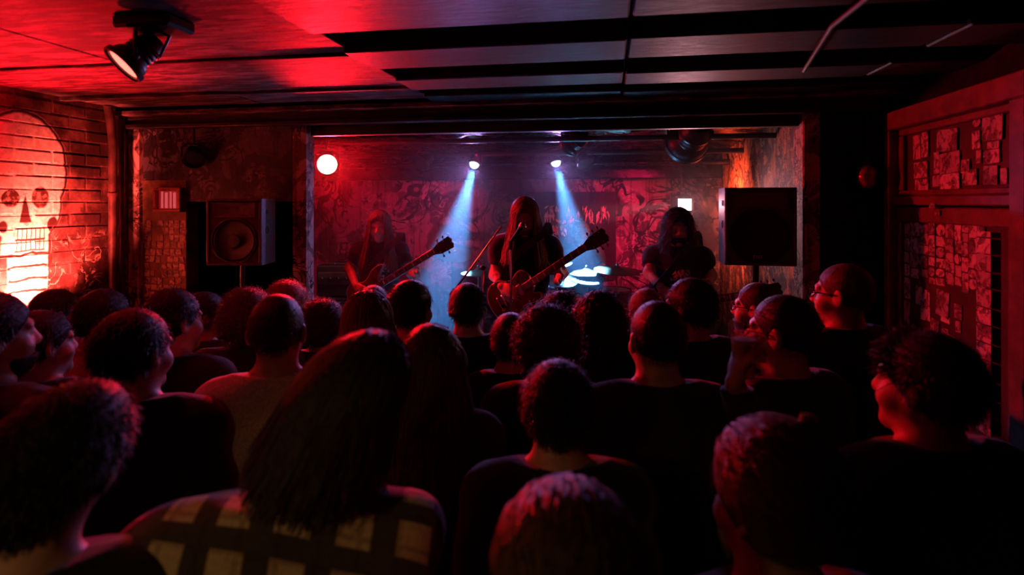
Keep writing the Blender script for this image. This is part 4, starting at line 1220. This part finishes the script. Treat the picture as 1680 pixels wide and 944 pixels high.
        if hair == 'wavy':
            for q in range(26):
                a_ = rng.uniform(0, 2*math.pi); z_ = rng.uniform(-.5, .9)
                d_ = np.array((math.cos(a_)*math.sqrt(1-z_*z_), math.sin(a_)*math.sqrt(1-z_*z_), z_))
                if d_[1] > .35 and d_[2] < .6: continue
                c_ = np.array((0, -.014, 1.662)) + d_*np.array((.090, .108, .105))
                a1 = HP(c_); a2 = HP(c_ + np.array((d_[1]*.05, -d_[0]*.05 - .01, -.035)))
                G.cone('hair', a1, a2, .016, .012, .012)
    if beard:
        G.ell('hair', HP((0, .036, 1.575)), (.060*hw, .066, .066), R, k=.01, grow=.004, cut=lambda X, Y, Z: np.maximum(hl(X, Y, Z)[2] - 1.578, .022 - hl(X, Y, Z)[1]))
    if nlean:
        nets_ = lambda *a: (lambda V, Q: (V + np.stack((nlean*np.maximum(0, V[:, 2] - 1.36), 0*V[:, 2], 0*V[:, 2]), 1), Q))(*nets(*a))
    else: nets_ = nets
    # build the meshes
    V, Fq = nets_(G.F[B], G.xs, G.ys, G.zs); np_mesh('body', V, Fq, SKIN, e)
    V, Fq = nets_(G.F['shirt'], G.xs, G.ys, G.zs); np_mesh('shirt' if sleeve != 'jacket' else 'jacket', V, Fq, CLOTH[shirt], e)
    V, Fq = nets_(G.F['jeans'], G.xs, G.ys, G.zs); np_mesh('trousers', V, Fq, JEANS, e)
    for sd in 'RL':
        V, Fq = nets_(G.F['shoes_'+sd], G.xs, G.ys, G.zs); np_mesh('shoe', V, Fq, SHOE, e)
    if 'hair' in G.F:
        V, Fq = nets_(G.F['hair'], G.xs, G.ys, G.zs)
        vs, fs = [V], [Fq]; nv = len(V)
        hc = np.array((0, -.014, 1.662)); hr = np.array((.0755*hw, .095, .0905)) + th
        near = 1.0 if zc > 1.4 else 1.8
        if hair in ('short', 'crop', 'curly', 'wavy'):
            N = nstr or int({'short': 3600, 'crop': 2600, 'curly': 2200, 'wavy': 1300}[hair]*near)
            D = rng.normal(size=(N*2, 3)); D /= np.linalg.norm(D, axis=1, keepdims=True)
            rt = hc + D*hr
            ok = (rt[:, 2] > 1.622 + .92*rt[:, 1]) & (rt[:, 2] > 1.545)
            D, rt = D[ok][:N], rt[ok][:N]; N = len(D)
            L = {'short': .020, 'crop': .013, 'curly': .040, 'wavy': .055}[hair] * rng.uniform(.5, 1.3, (N, 1))
            flow = D*.55 + np.array((0, -.35, -.35)) + rng.normal(size=(N, 3))*.25
            if quiff:
                fr_ = rt[:, 1] > .02; flow[fr_] += np.array((0, .75, .55)); L[fr_] *= 1.9
            flow /= np.linalg.norm(flow, axis=1, keepdims=True)
            n = 4 if hair in ('short', 'crop') else 8
            tt = np.linspace(0, 1, n)[None, :, None]
            Pn = rt[:, None, :] - D[:, None, :]*.004 + flow[:, None, :]*L[:, None, :]*tt - np.array((0, 0, 1.0))*(L[:, None, :]*.35)*tt**2
            if n == 8:
                a_ = tt*rng.uniform(5, 9, (N, 1, 1)) + rng.uniform(0, 6, (N, 1, 1))
                t1 = np.cross(flow, (0, 0, 1.0)); t2 = np.cross(flow, t1)
                Pn = Pn + (t1[:, None, :]*np.cos(a_) + t2[:, None, :]*np.sin(a_))*.010*np.minimum(1, tt*3)
            Pn = pv + (Pn - pv) @ R.T
            v_, f_ = strands_mesh(Pn, .0012 if n == 4 else .0016, .35, Pn - HP(hc)[None, None, :])
            vs.append(v_); fs.append(f_ + nv); nv += len(v_)
        if hair == 'swept':     # locks lying back over the head
            N = nstr or int(1300*near)
            ph_ = rng.uniform(-math.pi, math.pi, N); th0 = rng.uniform(.0, 1.15, N)
            n = 12; Ls = rng.uniform(.05, .13, N); tt = np.linspace(0, 1, n)[None, :]
            d0 = np.stack((np.sin(th0)*np.sin(ph_), np.sin(th0)*np.cos(ph_), np.cos(th0)), 1)[:, None, :]
            goal = np.array((0, -.85, -.5)); goal = goal/np.linalg.norm(goal)
            dv = d0 + (goal + rng.normal(size=(N, 1, 3))*.10)*(tt[:, :, None]*Ls[:, None, None]/.09)
            dv /= np.linalg.norm(dv, axis=2, keepdims=True)
            lift = 1.0 + rng.uniform(-.02, .05, N)[:, None] + .05*np.sin(tt*rng.uniform(4, 9, (N, 1)) + rng.uniform(0, 6, (N, 1)))
            Pn = hc + dv*hr*lift[:, :, None]
            Pn = pv + (Pn - pv) @ R.T
            v_, f_ = strands_mesh(Pn, .0022, .5, Pn - HP(hc)[None, None, :])
            vs.append(v_); fs.append(f_ + nv); nv += len(v_)
        if hair in ('long', 'wavy'):
            N = nstr or int((700 if hair == 'long' else 420)*near)
            sgn = np.where(rng.random(N) < .5, -1.0, 1.0)
            ph_ = sgn*rng.uniform(.62, math.pi, N)              # where each lock hangs; 0 = front
            al = rng.uniform(-.75, .95, N)                      # root along the parting, front to crown
            al = np.where(np.abs(ph_) > 2.2, np.minimum(al, .2), al)
            d0 = np.stack((sgn*rng.uniform(.0, .12, N), np.sin(al), np.cos(al)), 1); d0 /= np.linalg.norm(d0, axis=1, keepdims=True)
            dt_ = np.stack((np.sin(ph_), np.cos(ph_), rng.uniform(-.12, .04, N)), 1); dt_ /= np.linalg.norm(dt_, axis=1, keepdims=True)
            om = np.arccos(np.clip((d0*dt_).sum(1), -.99, .99))[:, None]
            n = 18; Ls = (length + .12)*rng.uniform(.8, 1.1, N); rr = .098
            sarr = np.linspace(0, 1, n)[None, :]*(Ls[:, None] + om*rr*.8)
            a_ = np.minimum(sarr/rr, om); over = np.maximum(0, sarr - om*rr)
            w0 = (np.sin(om - a_)/np.sin(om))[:, :, None]; w1 = (np.sin(a_)/np.sin(om))[:, :, None]
            dv = d0[:, None, :]*w0 + dt_[:, None, :]*w1
            bulge = 1.02 + rng.uniform(0, .11, N)[:, None, None]
            wx = np.sin(ph_)[:, None]; wy = np.cos(ph_)[:, None]
            p0 = dv*hr*bulge + hc
            p0 = pv + (p0 - pv) @ R.T
            hd_ = math.radians(head)
            ox = wx*math.cos(hd_) - wy*math.sin(hd_); oy = wx*math.sin(hd_) + wy*math.cos(hd_)
            amp = (.004 if hair == 'long' else .018)
            fr = rng.uniform(14, 30, (N, 1)); p_ = rng.uniform(0, 6, (N, 1))
            flare = .13 + rng.uniform(-.08, .1, (N, 1))
            p0[:, :, 0] += ox*over*flare + amp*np.sin(over*fr*2 + p_)*np.minimum(1, over*12)
            p0[:, :, 1] += oy*over*flare*.8 - np.where(over > .16, (over - .16)*.12, 0) + amp*np.cos(over*fr*2 + p_)*np.minimum(1, over*12)
            p0[:, :, 2] -= over*.985
            # hair in front of the shoulders lies on the chest
            drop = np.maximum(0, 1.50 - p0[:, :, 2]); frontish = (oy > .15)
            p0[:, :, 1] += np.where(frontish, np.minimum(drop, .16)*.55, -np.minimum(drop, .12)*.55)
            if length < .2: p0[:, :, 1] += 0
            v_, f_ = strands_mesh(p0, .0030 if hair == 'long' else .0028, .5, np.stack((p0[:, :, 0] - HP(hc)[0], p0[:, :, 1] - HP(hc)[1], np.maximum(0, p0[:, :, 2] - 1.66)), 2))
            vs.append(v_); fs.append(f_ + nv); nv += len(v_)
        if nlean:
            for v_ in vs[1:]: v_[:, 0] += nlean*np.maximum(0, v_[:, 2] - 1.36)
        np_mesh('hair', np.concatenate(vs), np.concatenate(fs), HAIR[hcol], e)
    if glasses:
        mb = MB()
        for sg in (1, -1):
            ring = [HP((sg*.034 + .023*math.cos(a_*math.pi/8), .104 - .010*abs(math.cos(a_*math.pi/8)), 1.636 + .018*math.sin(a_*math.pi/8))) for a_ in range(17)]
            mb.tube(ring, .0022, 6, cap=False)
            mb.tube([HP((sg*.057, .096, 1.640)), HP((sg*.080, .05, 1.645)), HP((sg*.084, -.015, 1.640))], .0022, 6)
        mb.tube([HP((-.012, .104, 1.640)), HP((.012, .104, 1.640))], .0022, 6)
        mb.build('glasses', M_CAN, e)
    return e, HP, s, rz
# ---- the crowd: pixel column of the head, pixel row of its top, distance; turn > 0 = towards the left of the picture
CR = [
 # near row
 dict(label='man with short dark hair and bare neck at the bottom left corner', px=95, top=628, zc=.86, turn=-14, head=-16, nlean=.30, hair='short', shirt='black', sleeve='long'),
 dict(label='person with long swept hair in a checked flannel shirt in the foreground', px=545, top=556, zc=.98, turn=-12, head=12, hair='long', hcol='brown', shirt='plaid', sleeve='long', length=.025, sh=1.12, roll=8, nlean=.36, nstr=2200),
 dict(label='shorter person with glossy wavy hair at the bottom centre', px=930, top=800, zc=.72, turn=8, hair='swept', hcol='light', shirt='black', sleeve='long', sh=.82),
 dict(label='person with streaked wavy hair and visible ear at the bottom right', px=1272, top=692, zc=.93, turn=30, head=18, hair='swept', hcol='light', shirt='black', sleeve='long', sh=.85),
 dict(label='man with a short quiff in profile before the stickered door', px=1520, top=544, zc=1.33, turn=42, head=22, hair='short', hcol='brown', shirt='black', quiff=.012),
 dict(label='dark-haired man seen from behind in the middle foreground', px=915, top=590, zc=1.38, turn=4, hair='short', shirt='black'),
 dict(label='woman with long straight hair just right of the flannel shirt', px=707, top=538, zc=1.66, turn=4, hair='long', hcol='brown', shirt='charcoal', sleeve='long', length=.32, sh=.86, nstr=1300),
 # second row
 dict(label='man with cropped hair seen from behind in a pale-seamed dark T-shirt', px=1078, top=494, zc=1.76, turn=14, head=8, hair='crop', shirt='charcoal'),
 dict(label='man in glasses raising a cup, facing left, before the right loudspeaker', px=1284, top=484, zc=1.80, turn=48, head=22, hair='crop', shirt='navy', sleeve='long', glasses=True, key='drinker'),
 dict(label='man with a shaved head in a pale T-shirt behind the flannel shirt', px=455, top=483, zc=1.82, turn=-8, head=-6, hair='crop', hcol='brown', shirt='tan'),
 dict(label='man with a dark bowl of hair turned right left of the pale T-shirt', px=218, top=506, zc=1.62, turn=-22, head=-22, hair='short', shirt='black', sleeve='long'),
 dict(label='dark-haired man in profile low at the left edge before the skull', px=66, top=509, zc=2.0, turn=-35, head=-30, hair='short', shirt='black', sleeve='long'),
 dict(label='bearded face cut off by the left edge of the picture', px=-18, top=478, zc=1.62, turn=-50, head=-22, hair='short', shirt='charcoal', beard=True),
 # third row
 dict(label='man with short hair and a light collar right of the skull painting', px=170, top=474, zc=2.35, turn=-25, head=-25, hair='short', shirt='red', sleeve='long'),
 dict(label='man with short hair looking right just under the painted skull', px=92, top=474, zc=2.75, turn=-40, head=-30, hair='short', hcol='brown', shirt='grey'),
 dict(label='dark-haired man looking right below the photo board', px=284, top=474, zc=2.15, turn=-32, head=-25, hair='short', shirt='black', sleeve='long'),
 dict(label='red-lit face in profile looking right below the left loudspeaker stand', px=337, top=479, zc=2.8, turn=-50, head=-30, hair='short', hcol='brown', shirt='charcoal'),
 dict(label='person with bushy curly hair below the left loudspeaker', px=404, top=473, zc=2.5, turn=-10, hair='curly', hcol='light', shirt='charcoal', sleeve='jacket', length=.16),
 dict(label='tousled head with a bright red rim of hair behind the shaved man', px=470, top=461, zc=3.05, turn=-18, hair='curly', hcol='blond', shirt='black'),
 dict(label='curly head edged with red light left of the left guitarist', px=530, top=491, zc=2.75, turn=-10, head=-20, hair='curly', hcol='brown', shirt='black', sleeve='long', sh=.9),
 dict(label='person with long reddish hair below the left guitarist', px=604, top=481, zc=2.15, turn=-10, hair='long', hcol='light', shirt='black', sleeve='long', length=.16, sh=.85),
 dict(label='small head peeking over the long reddish hair', px=612, top=468, zc=3.1, turn=0, hair='short', hcol='brown', shirt='black'),
 dict(label='man with thick short hair seen from behind under the raised bass neck', px=674, top=459, zc=2.42, turn=-16, head=-12, hair='short', shirt='black'),
 dict(label='man with neat short hair and both ears showing under the left blue beam', px=767, top=464, zc=2.64, turn=2, hair='short', shirt='black'),
 dict(label='small dark head in front of the singer\'s guitar body', px=838, top=513, zc=2.3, turn=4, hair='short', shirt='black', sh=.85),
 dict(label='person with a hairband over curly hair below the singer\'s hand', px=897, top=499, zc=1.92, turn=6, hair='curly', hcol='brown', shirt='black', sleeve='long', sh=.9, key='band'),
 dict(label='curly head right under the singer\'s guitar neck', px=922, top=477, zc=2.75, turn=0, hair='curly', hcol='black', shirt='black'),
 dict(label='person with long wavy dark hair in front of the drum kit', px=982, top=481, zc=2.35, turn=4, hair='wavy', hcol='black', shirt='black', sleeve='long', length=.22, sh=.85),
 dict(label='head with a white-lit edge of hair below the right musician\'s hand', px=1060, top=473, zc=2.75, turn=10, hair='short', hcol='grey', shirt='black'),
 dict(label='man in profile with lit cheek and ear before the right musician', px=1132, top=456, zc=2.35, turn=40, head=14, hair='short', shirt='black', sleeve='long'),
 dict(label='bearded man in glasses in profile under the right loudspeaker', px=1242, top=464, zc=2.6, turn=50, head=24, hair='crop', hcol='brown', shirt='black', glasses=True, beard=True),
 dict(label='man with cropped hair and glasses looking left in the dark at the right', px=1383, top=433, zc=2.3, turn=50, head=24, hair='crop', hcol='light', shirt='black', sleeve='long', glasses=True),
]
for d_ in CR:
    key = d_.pop('key', None)
    if key == 'drinker':
        el_, wr_ = pt(1225, 690, 1.72), pt(1206, 630, 1.60)
        d_['arms'] = {'L': (el_, wr_, pt(1214, 585, 1.56) - wr_, RGT, .75)}
    e, HP, s, rz = person(group='crowd before the stage', **d_)
    Mw = Matrix.Translation(e.location) @ Matrix.Rotation(rz, 4, 'Z') @ Matrix.Diagonal((s, s, s, 1))
    if key == 'band':
        ring = [HP((.092*math.cos(a_), -.012 + .02*0 , 1.662 + .108*math.sin(a_))) + np.array((0, .018, 0)) for a_ in np.linspace(.05, math.pi - .05, 17)]
        MB().tube(ring, .006, 8).build('hairband', simple('pale_band', (.55, .50, .50), .35), e)
    if key == 'drinker':
        beer('plastic cup of amber beer in the hand of the man in glasses', pt(1221, 618, 1.575), .036, .12)
    if d_['px'] == 1272:
        MB().lathe([(.001, -.012), (.012, -.010), (.014, 0), (.012, .010), (.001, .012)], 12, Matrix.Translation(Vector(HP((.045, -.03, 1.775))))).build('hair_clip', simple('gold', (.8, .5, .15), .25, 1.0), e)

# ---- guitars: local x along the neck, y across, z out of the face towards the crowd
def guitar(label, body_at, head_at, face, col, horns='single', size=1.0, bass=False):
    body_at, head_at, face = Vector(body_at), Vector(head_at), Vector(face)
    x = (head_at - body_at).normalized(); z = (face - x*face.dot(x)).normalized(); y = z.cross(x)
    Rm = Matrix((x, y, z)).transposed().to_quaternion()
    e = empty('bass_guitar' if bass else 'electric_guitar', body_at, Rm, label, 'guitar')
    S = size
    if horns == 'single':      # single cutaway
        out = [(-.235, 0), (-.225, .07), (-.19, .125), (-.13, .155), (-.07, .145), (-.02, .115), (.03, .10), (.08, .115), (.12, .125), (.155, .105), (.17, .06), (.165, .03), (.165, -.03), (.14, -.05), (.15, -.075), (.185, -.09), (.17, -.125), (.12, -.13), (.06, -.11), (.0, -.115), (-.05, -.14), (-.12, -.165), (-.18, -.14), (-.22, -.085)]
    else:
        out = [(-.225, .0), (-.22, .08), (-.18, .13), (-.11, .145), (-.05, .12), (.0, .10), (.06, .115), (.13, .15), (.22, .155), (.25, .135), (.19, .10), (.15, .06), (.145, .03), (.145, -.03), (.155, -.06), (.20, -.10), (.19, -.125), (.12, -.12), (.05, -.10), (0, -.105), (-.06, -.135), (-.13, -.155), (-.19, -.135), (-.22, -.07)]
    out = [(a*S, b*S) for a, b in out][::-1]
    # smooth outline
    sm = []
    n = len(out)
    for i in range(n):
        p0, p1, p2, p3 = (Vector(out[(i+k) % n]) for k in (-1, 0, 1, 2))
        for t in (0, .33, .66):
            sm.append(tuple(.5*((2*p1) + (-p0+p2)*t + (2*p0-5*p1+4*p2-p3)*t*t + (-p0+3*p1-3*p2+p3)*t**3)))
    m = len(sm); mb = MB(); rings = [(-.022, .94), (-.018, 1.0), (.014, 1.0), (.020, .955)]
    for zz_, f_ in rings: mb.v += [(a*f_, b*f_, zz_*S) for a, b in sm]
    for r_ in range(3):
        for i in range(m): mb.f.append((r_*m+i, (r_*m+(i+1) % m), (r_+1)*m+(i+1) % m, (r_+1)*m+i)[::-1])
    mb.f.append(tuple(range(m))); mb.f.append(tuple(range(3*m, 4*m))[::-1])
    bd = mb.build('body', col, e)
    bd.data.flip_normals() if bd.data.polygons[-1].normal.z < 0 else None
    MB().tube([Vector((a*1.003, b*1.003, .0145*S)) for a, b in sm + sm[:1]], .003*S, 6, cap=False).build('binding', simple('cream_binding', (.65, .58, .45), .4), e)
    NL = .50*S if not bass else .60*S
    MB().tube([(.10*S, 0, .010*S), (.16*S + NL, 0, .014*S)], [.026*S, .021*S], 10).build('neck', simple('mahogany', (.20, .07, .045), .35), e)
    fb = MB().box((.09*S, -.026*S, .026*S), (.16*S + NL, .026*S, .036*S), ch=.003).build('fretboard', simple('rosewood', (.085, .045, .03), .4), e)
    for k in range(14):
        xx = .12*S + (NL + .03*S)*(1 - 2**(-(14-k)/13*1.2))/(1 - 2**-1.2)
        MB().box((xx - .0015, -.026*S, .036*S), (xx + .0015, .026*S, .0385*S)).build('fret', M_CHROME, fb)
        if k % 2: MB().box((xx + .008*S, -.015*S, .0361*S), (xx + .020*S, .015*S, .0368*S)).build('inlay', simple('pearl', (.7, .68, .62), .3), fb)
    hx = .16*S + NL
    hp = [(hx-.005, -.024*S), (hx + .05*S, -.045*S), (hx + .17*S, -.05*S), (hx + .185*S, -.02*S), (hx + .175*S, 0), (hx + .185*S, .02*S), (hx + .17*S, .05*S), (hx + .05*S, .045*S), (hx-.005, .024*S)]
    hd = MB().prism(hp, .004*S, .020*S).build('headstock', simple('headstock_black', (.03, .02, .018), .25), e)
    for k in range(3 if not bass else 2):
        for sg in (1, -1):
            c_ = Vector((hx + (.06 + .042*k*(1.4 if bass else 1))*S, sg*.062*S, .012*S))
            MB().tube([c_ - Vector((0, sg*.02*S, 0)), c_], .003*S, 6).build('peg_shaft', M_CHROME, hd)
            ell(MB(), c_ + Vector((0, sg*.008*S, 0)), (.009*S, .012*S, .005*S), 10, 6).build('tuning_peg', M_CHROME, hd)
            MB().lathe([(.005*S, 0), (.005*S, .012*S), (.001, .013*S)], 8, Matrix.Translation((c_.x, sg*.034*S, .020*S))).build('string_post', M_CHROME, hd)
    for k, xx in enumerate((.06, -.055)):
        pu = MB().box(((xx-.018)*S, -.042*S, .016*S), ((xx+.018)*S, .042*S, .030*S), ch=.003).build('pickup', M_CHROME if k else simple('pickup_cream', (.55, .48, .36), .4), e)
    MB().box((-.105*S, -.045*S, .018*S), (-.09*S, .045*S, .034*S), ch=.003).build('bridge', M_CHROME, e)
    MB().box((-.150*S, -.045*S, .018*S), (-.138*S, .045*S, .032*S), ch=.003).build('tailpiece', M_CHROME, e)
    for q in ((-.12, -.10), (-.165, -.085), (-.09, -.115), (-.14, -.055)):
        MB().lathe([(.012*S, .016*S), (.010*S, .032*S), (.001, .033*S)], 10, Matrix.Translation((q[0]*S, q[1]*S, 0))).build('knob', simple('amber_knob', (.5, .3, .1), .3), e)
    ns = 4 if bass else 6
    for k in range(ns):
        y_ = (-.018 + .036*k/(ns-1))*S
        MB().tube([(-.14*S, y_, .035*S), (hx + .02*S, y_*.9, .040*S)], .0009*S, 4, cap=False).build('string', M_CHROME, e)
    return e
def strap(label, guitar_end, over, other, mat):
    """band from the body end over a shoulder to the horn"""
    c0 = Vector(guitar_end)
    e = empty('guitar_strap', c0, None, label, 'strap')
    pts = [Vector(p) - c0 for p in (guitar_end, *over, other)]
    # smooth, then a flat ribbon with thickness
    fine_ = []
    for i in range(len(pts)-1):
        p0, p1, p2, p3 = pts[max(i-1, 0)], pts[i], pts[i+1], pts[min(i+2, len(pts)-1)]
        for k in range(6):
            t = k/6; fine_.append(.5*((2*p1) + (-p0+p2)*t + (2*p0-5*p1+4*p2-p3)*t*t + (-p0+3*p1-3*p2+p3)*t**3))
    fine_.append(pts[-1])
    mb = MB()
    for i, p in enumerate(fine_):
        t = (fine_[min(i+1, len(fine_)-1)] - fine_[max(i-1, 0)]).normalized()
        sd = t.cross(FWD).normalized()*.024; nn = t.cross(sd).normalized()*.0015
        mb.v += [tuple(p + sd + nn), tuple(p - sd + nn), tuple(p - sd - nn), tuple(p + sd - nn)]
    for i in range(len(fine_)-1):
        for k in range(4):
            mb.f.append((i*4+k, i*4+(k+1) % 4, (i+1)*4+(k+1) % 4, (i+1)*4+k))
    mb.build('webbing', mat, e, smooth=False)
    return e
M_SUNB = simple('dark_wine_lacquer', (.16, .030, .022), .16, vary=.6, scale=7)
M_TRANS = simple('brown_red_lacquer', (.22, .06, .04), .2, vary=.5, scale=8)
M_STRAP = simple('strap_webbing', (.03, .028, .028), .8)

# ---- the singer, head bowed over the microphone
gb, gh = pt(846, 482, 3.66), pt(957, 409, 3.44)
rw = pt(836, 470, 3.60); lw = pt(914, 462, 3.66)
nx = (gh - gb).normalized()
person('long-haired singer in a black T-shirt bowed over the microphone playing guitar', 861, 323, 4.0, turn=180, head=0, pitch=20, hair='long', hcol='light', shirt='black', floor=STAGE, length=.22, fine=.0065, nstr=1800, sh=1.02, beard=True,
       arms={'R': (pt(813, 452, 3.98), pt(823, 470, 3.70), (pt(845, 482, 3.60) - pt(823, 470, 3.70)), -FWD * -1, .45), 'L': (pt(921, 448, 3.98), lw, (nx * .35 + Vector((0, 0, 1)) * .5 - FWD * .35), -FWD * .2 - RGT * .9, .8)})
guitar('single-cutaway electric guitar with dark lacquer played by the singer', gb, gh, -FWD + Vector((0, 0, .15)) + RGT * -.25, M_SUNB, size=.86)
strap('black strap over the singer\'s shoulder', gb - nx*.19, (pt(838, 430, 3.80), pt(888, 386, 3.86), pt(900, 372, 4.02)), pt(902, 430, 4.13), M_STRAP)
# ---- left guitarist
gb2, gh2 = pt(606, 480, 4.34), pt(713, 414, 4.10); nx = (gh2 - gb2).normalized()
person('guitarist with long straight hair and printed black T-shirt at the left of the stage', 623, 346, 4.65, turn=176, head=-6, pitch=10, hair='long', hcol='light', shirt='print', floor=STAGE, length=.27, fine=.007, nstr=1500,
       arms={'R': (pt(573, 440, 4.62), pt(584, 470, 4.38), (pt(603, 482, 4.26) - pt(584, 470, 4.38)), FWD, .45), 'L': (pt(675, 448, 4.60), pt(684, 452, 4.36), (nx * .3 + Vector((0, 0, 1)) * .6 - FWD * .3), -RGT, .8)})
guitar('bass guitar with pointed horns and long neck held by the left guitarist', gb2, gh2, -FWD + Vector((0, 0, .15)) - RGT * .2, M_TRANS, horns='double', size=.88, bass=True)
strap('dark strap across the left guitarist\'s chest', gb2 - nx*.18, (pt(608, 440, 4.46), pt(650, 395, 4.52), pt(660, 384, 4.64)), pt(660, 430, 4.79), M_STRAP)
# ---- right musician
gb3, gh3 = pt(1088, 504, 3.80), pt(1180, 490, 3.66); nx = (gh3 - gb3).normalized()
person('musician with shaggy dark hair backlit by the white flood at the right', 1112, 343, 4.1, turn=178, head=8, pitch=6, hair='wavy', hcol='black', shirt='print', floor=STAGE, length=.10, fine=.007, sh=1.06, beard=True,
       arms={'R': (pt(1065, 448, 4.06), pt(1086, 474, 3.84), (pt(1104, 492, 3.74) - pt(1086, 474, 3.84)), FWD, .45), 'L': (pt(1166, 452, 4.05), pt(1158, 484, 3.80), (nx * .3 + Vector((0, 0, 1)) * .6 - FWD * .3), -RGT, .8)})
guitar('dark electric guitar hung low on the right musician', gb3, gh3, -FWD + Vector((0, 0, .15)) - RGT * .2, simple('black_lacquer', (.02, .018, .02), .15), size=.86)
strap('black strap across the right musician\'s chest', gb3 - nx*.18, (pt(1104, 440, 3.88), pt(1136, 398, 3.96), pt(1146, 386, 4.10)), pt(1150, 430, 4.24), M_STRAP)
# ---- drummer
person('drummer in pale cap-like hair sitting behind the kit in the right blue beam', 951, 371, 5.60, turn=180, head=6, pitch=12, hair='short', hcol='blond', shirt='grey', seated=True, scale=.97, root_z=RIS + .455 - .832*.97, fine=.008,
       arms={'R': (pt(912, 448, 5.50), pt(925, 452, 5.26), (pt(935, 452, 5.10) - pt(925, 452, 5.26)), Vector((0, 0, -1)), .9), 'L': (pt(990, 446, 5.50), pt(985, 455, 5.27), (pt(975, 455, 5.1) - pt(985, 455, 5.27)), Vector((0, 0, -1)), .9)})
def stick(label, a, b):
    a, b = Vector(a), Vector(b); ax = b - a
    e = empty('drumstick', a, ax.normalized().to_track_quat('Z', 'Y'), label, 'drumstick')
    L_ = ax.length
    MB().lathe([(.004, 0), (.007, .01), (.007, L_*.75), (.004, L_*.95)], 10).build('shaft', simple('hickory', (.55, .38, .2), .5), e)
    ell(MB(), (0, 0, L_), (.005, .005, .009), 8, 6).build('tip', MATS['hickory'], e)
stick('drumstick over the rack tom left of the drummer', pt(930, 453, 5.20), pt(921, 444, 4.98))
stick('drumstick over the snare right of the drummer', pt(981, 457, 5.22), pt(996, 464, 5.05))
# straight stand carrying the singer's microphone
fb_ = pt(838, 398, 3.60)
e = empty('microphone_stand', (fb_.x, fb_.y, STAGE), None, 'straight microphone stand in front of the singer', 'stand')
MB().lathe([(.13, 0), (.13, .012), (.10, .022), (.02, .03)], 24).build('base', M_CAN, e)
MB().tube([(0, 0, .02), (0, 0, fb_.z - STAGE - .04)], .008, 10).build('pole', M_CHROME, e)
MB().tube([(0, 0, fb_.z - STAGE - .045), (0, 0, fb_.z - STAGE + .01)], .015, 10).build('clip', M_CAN, e)
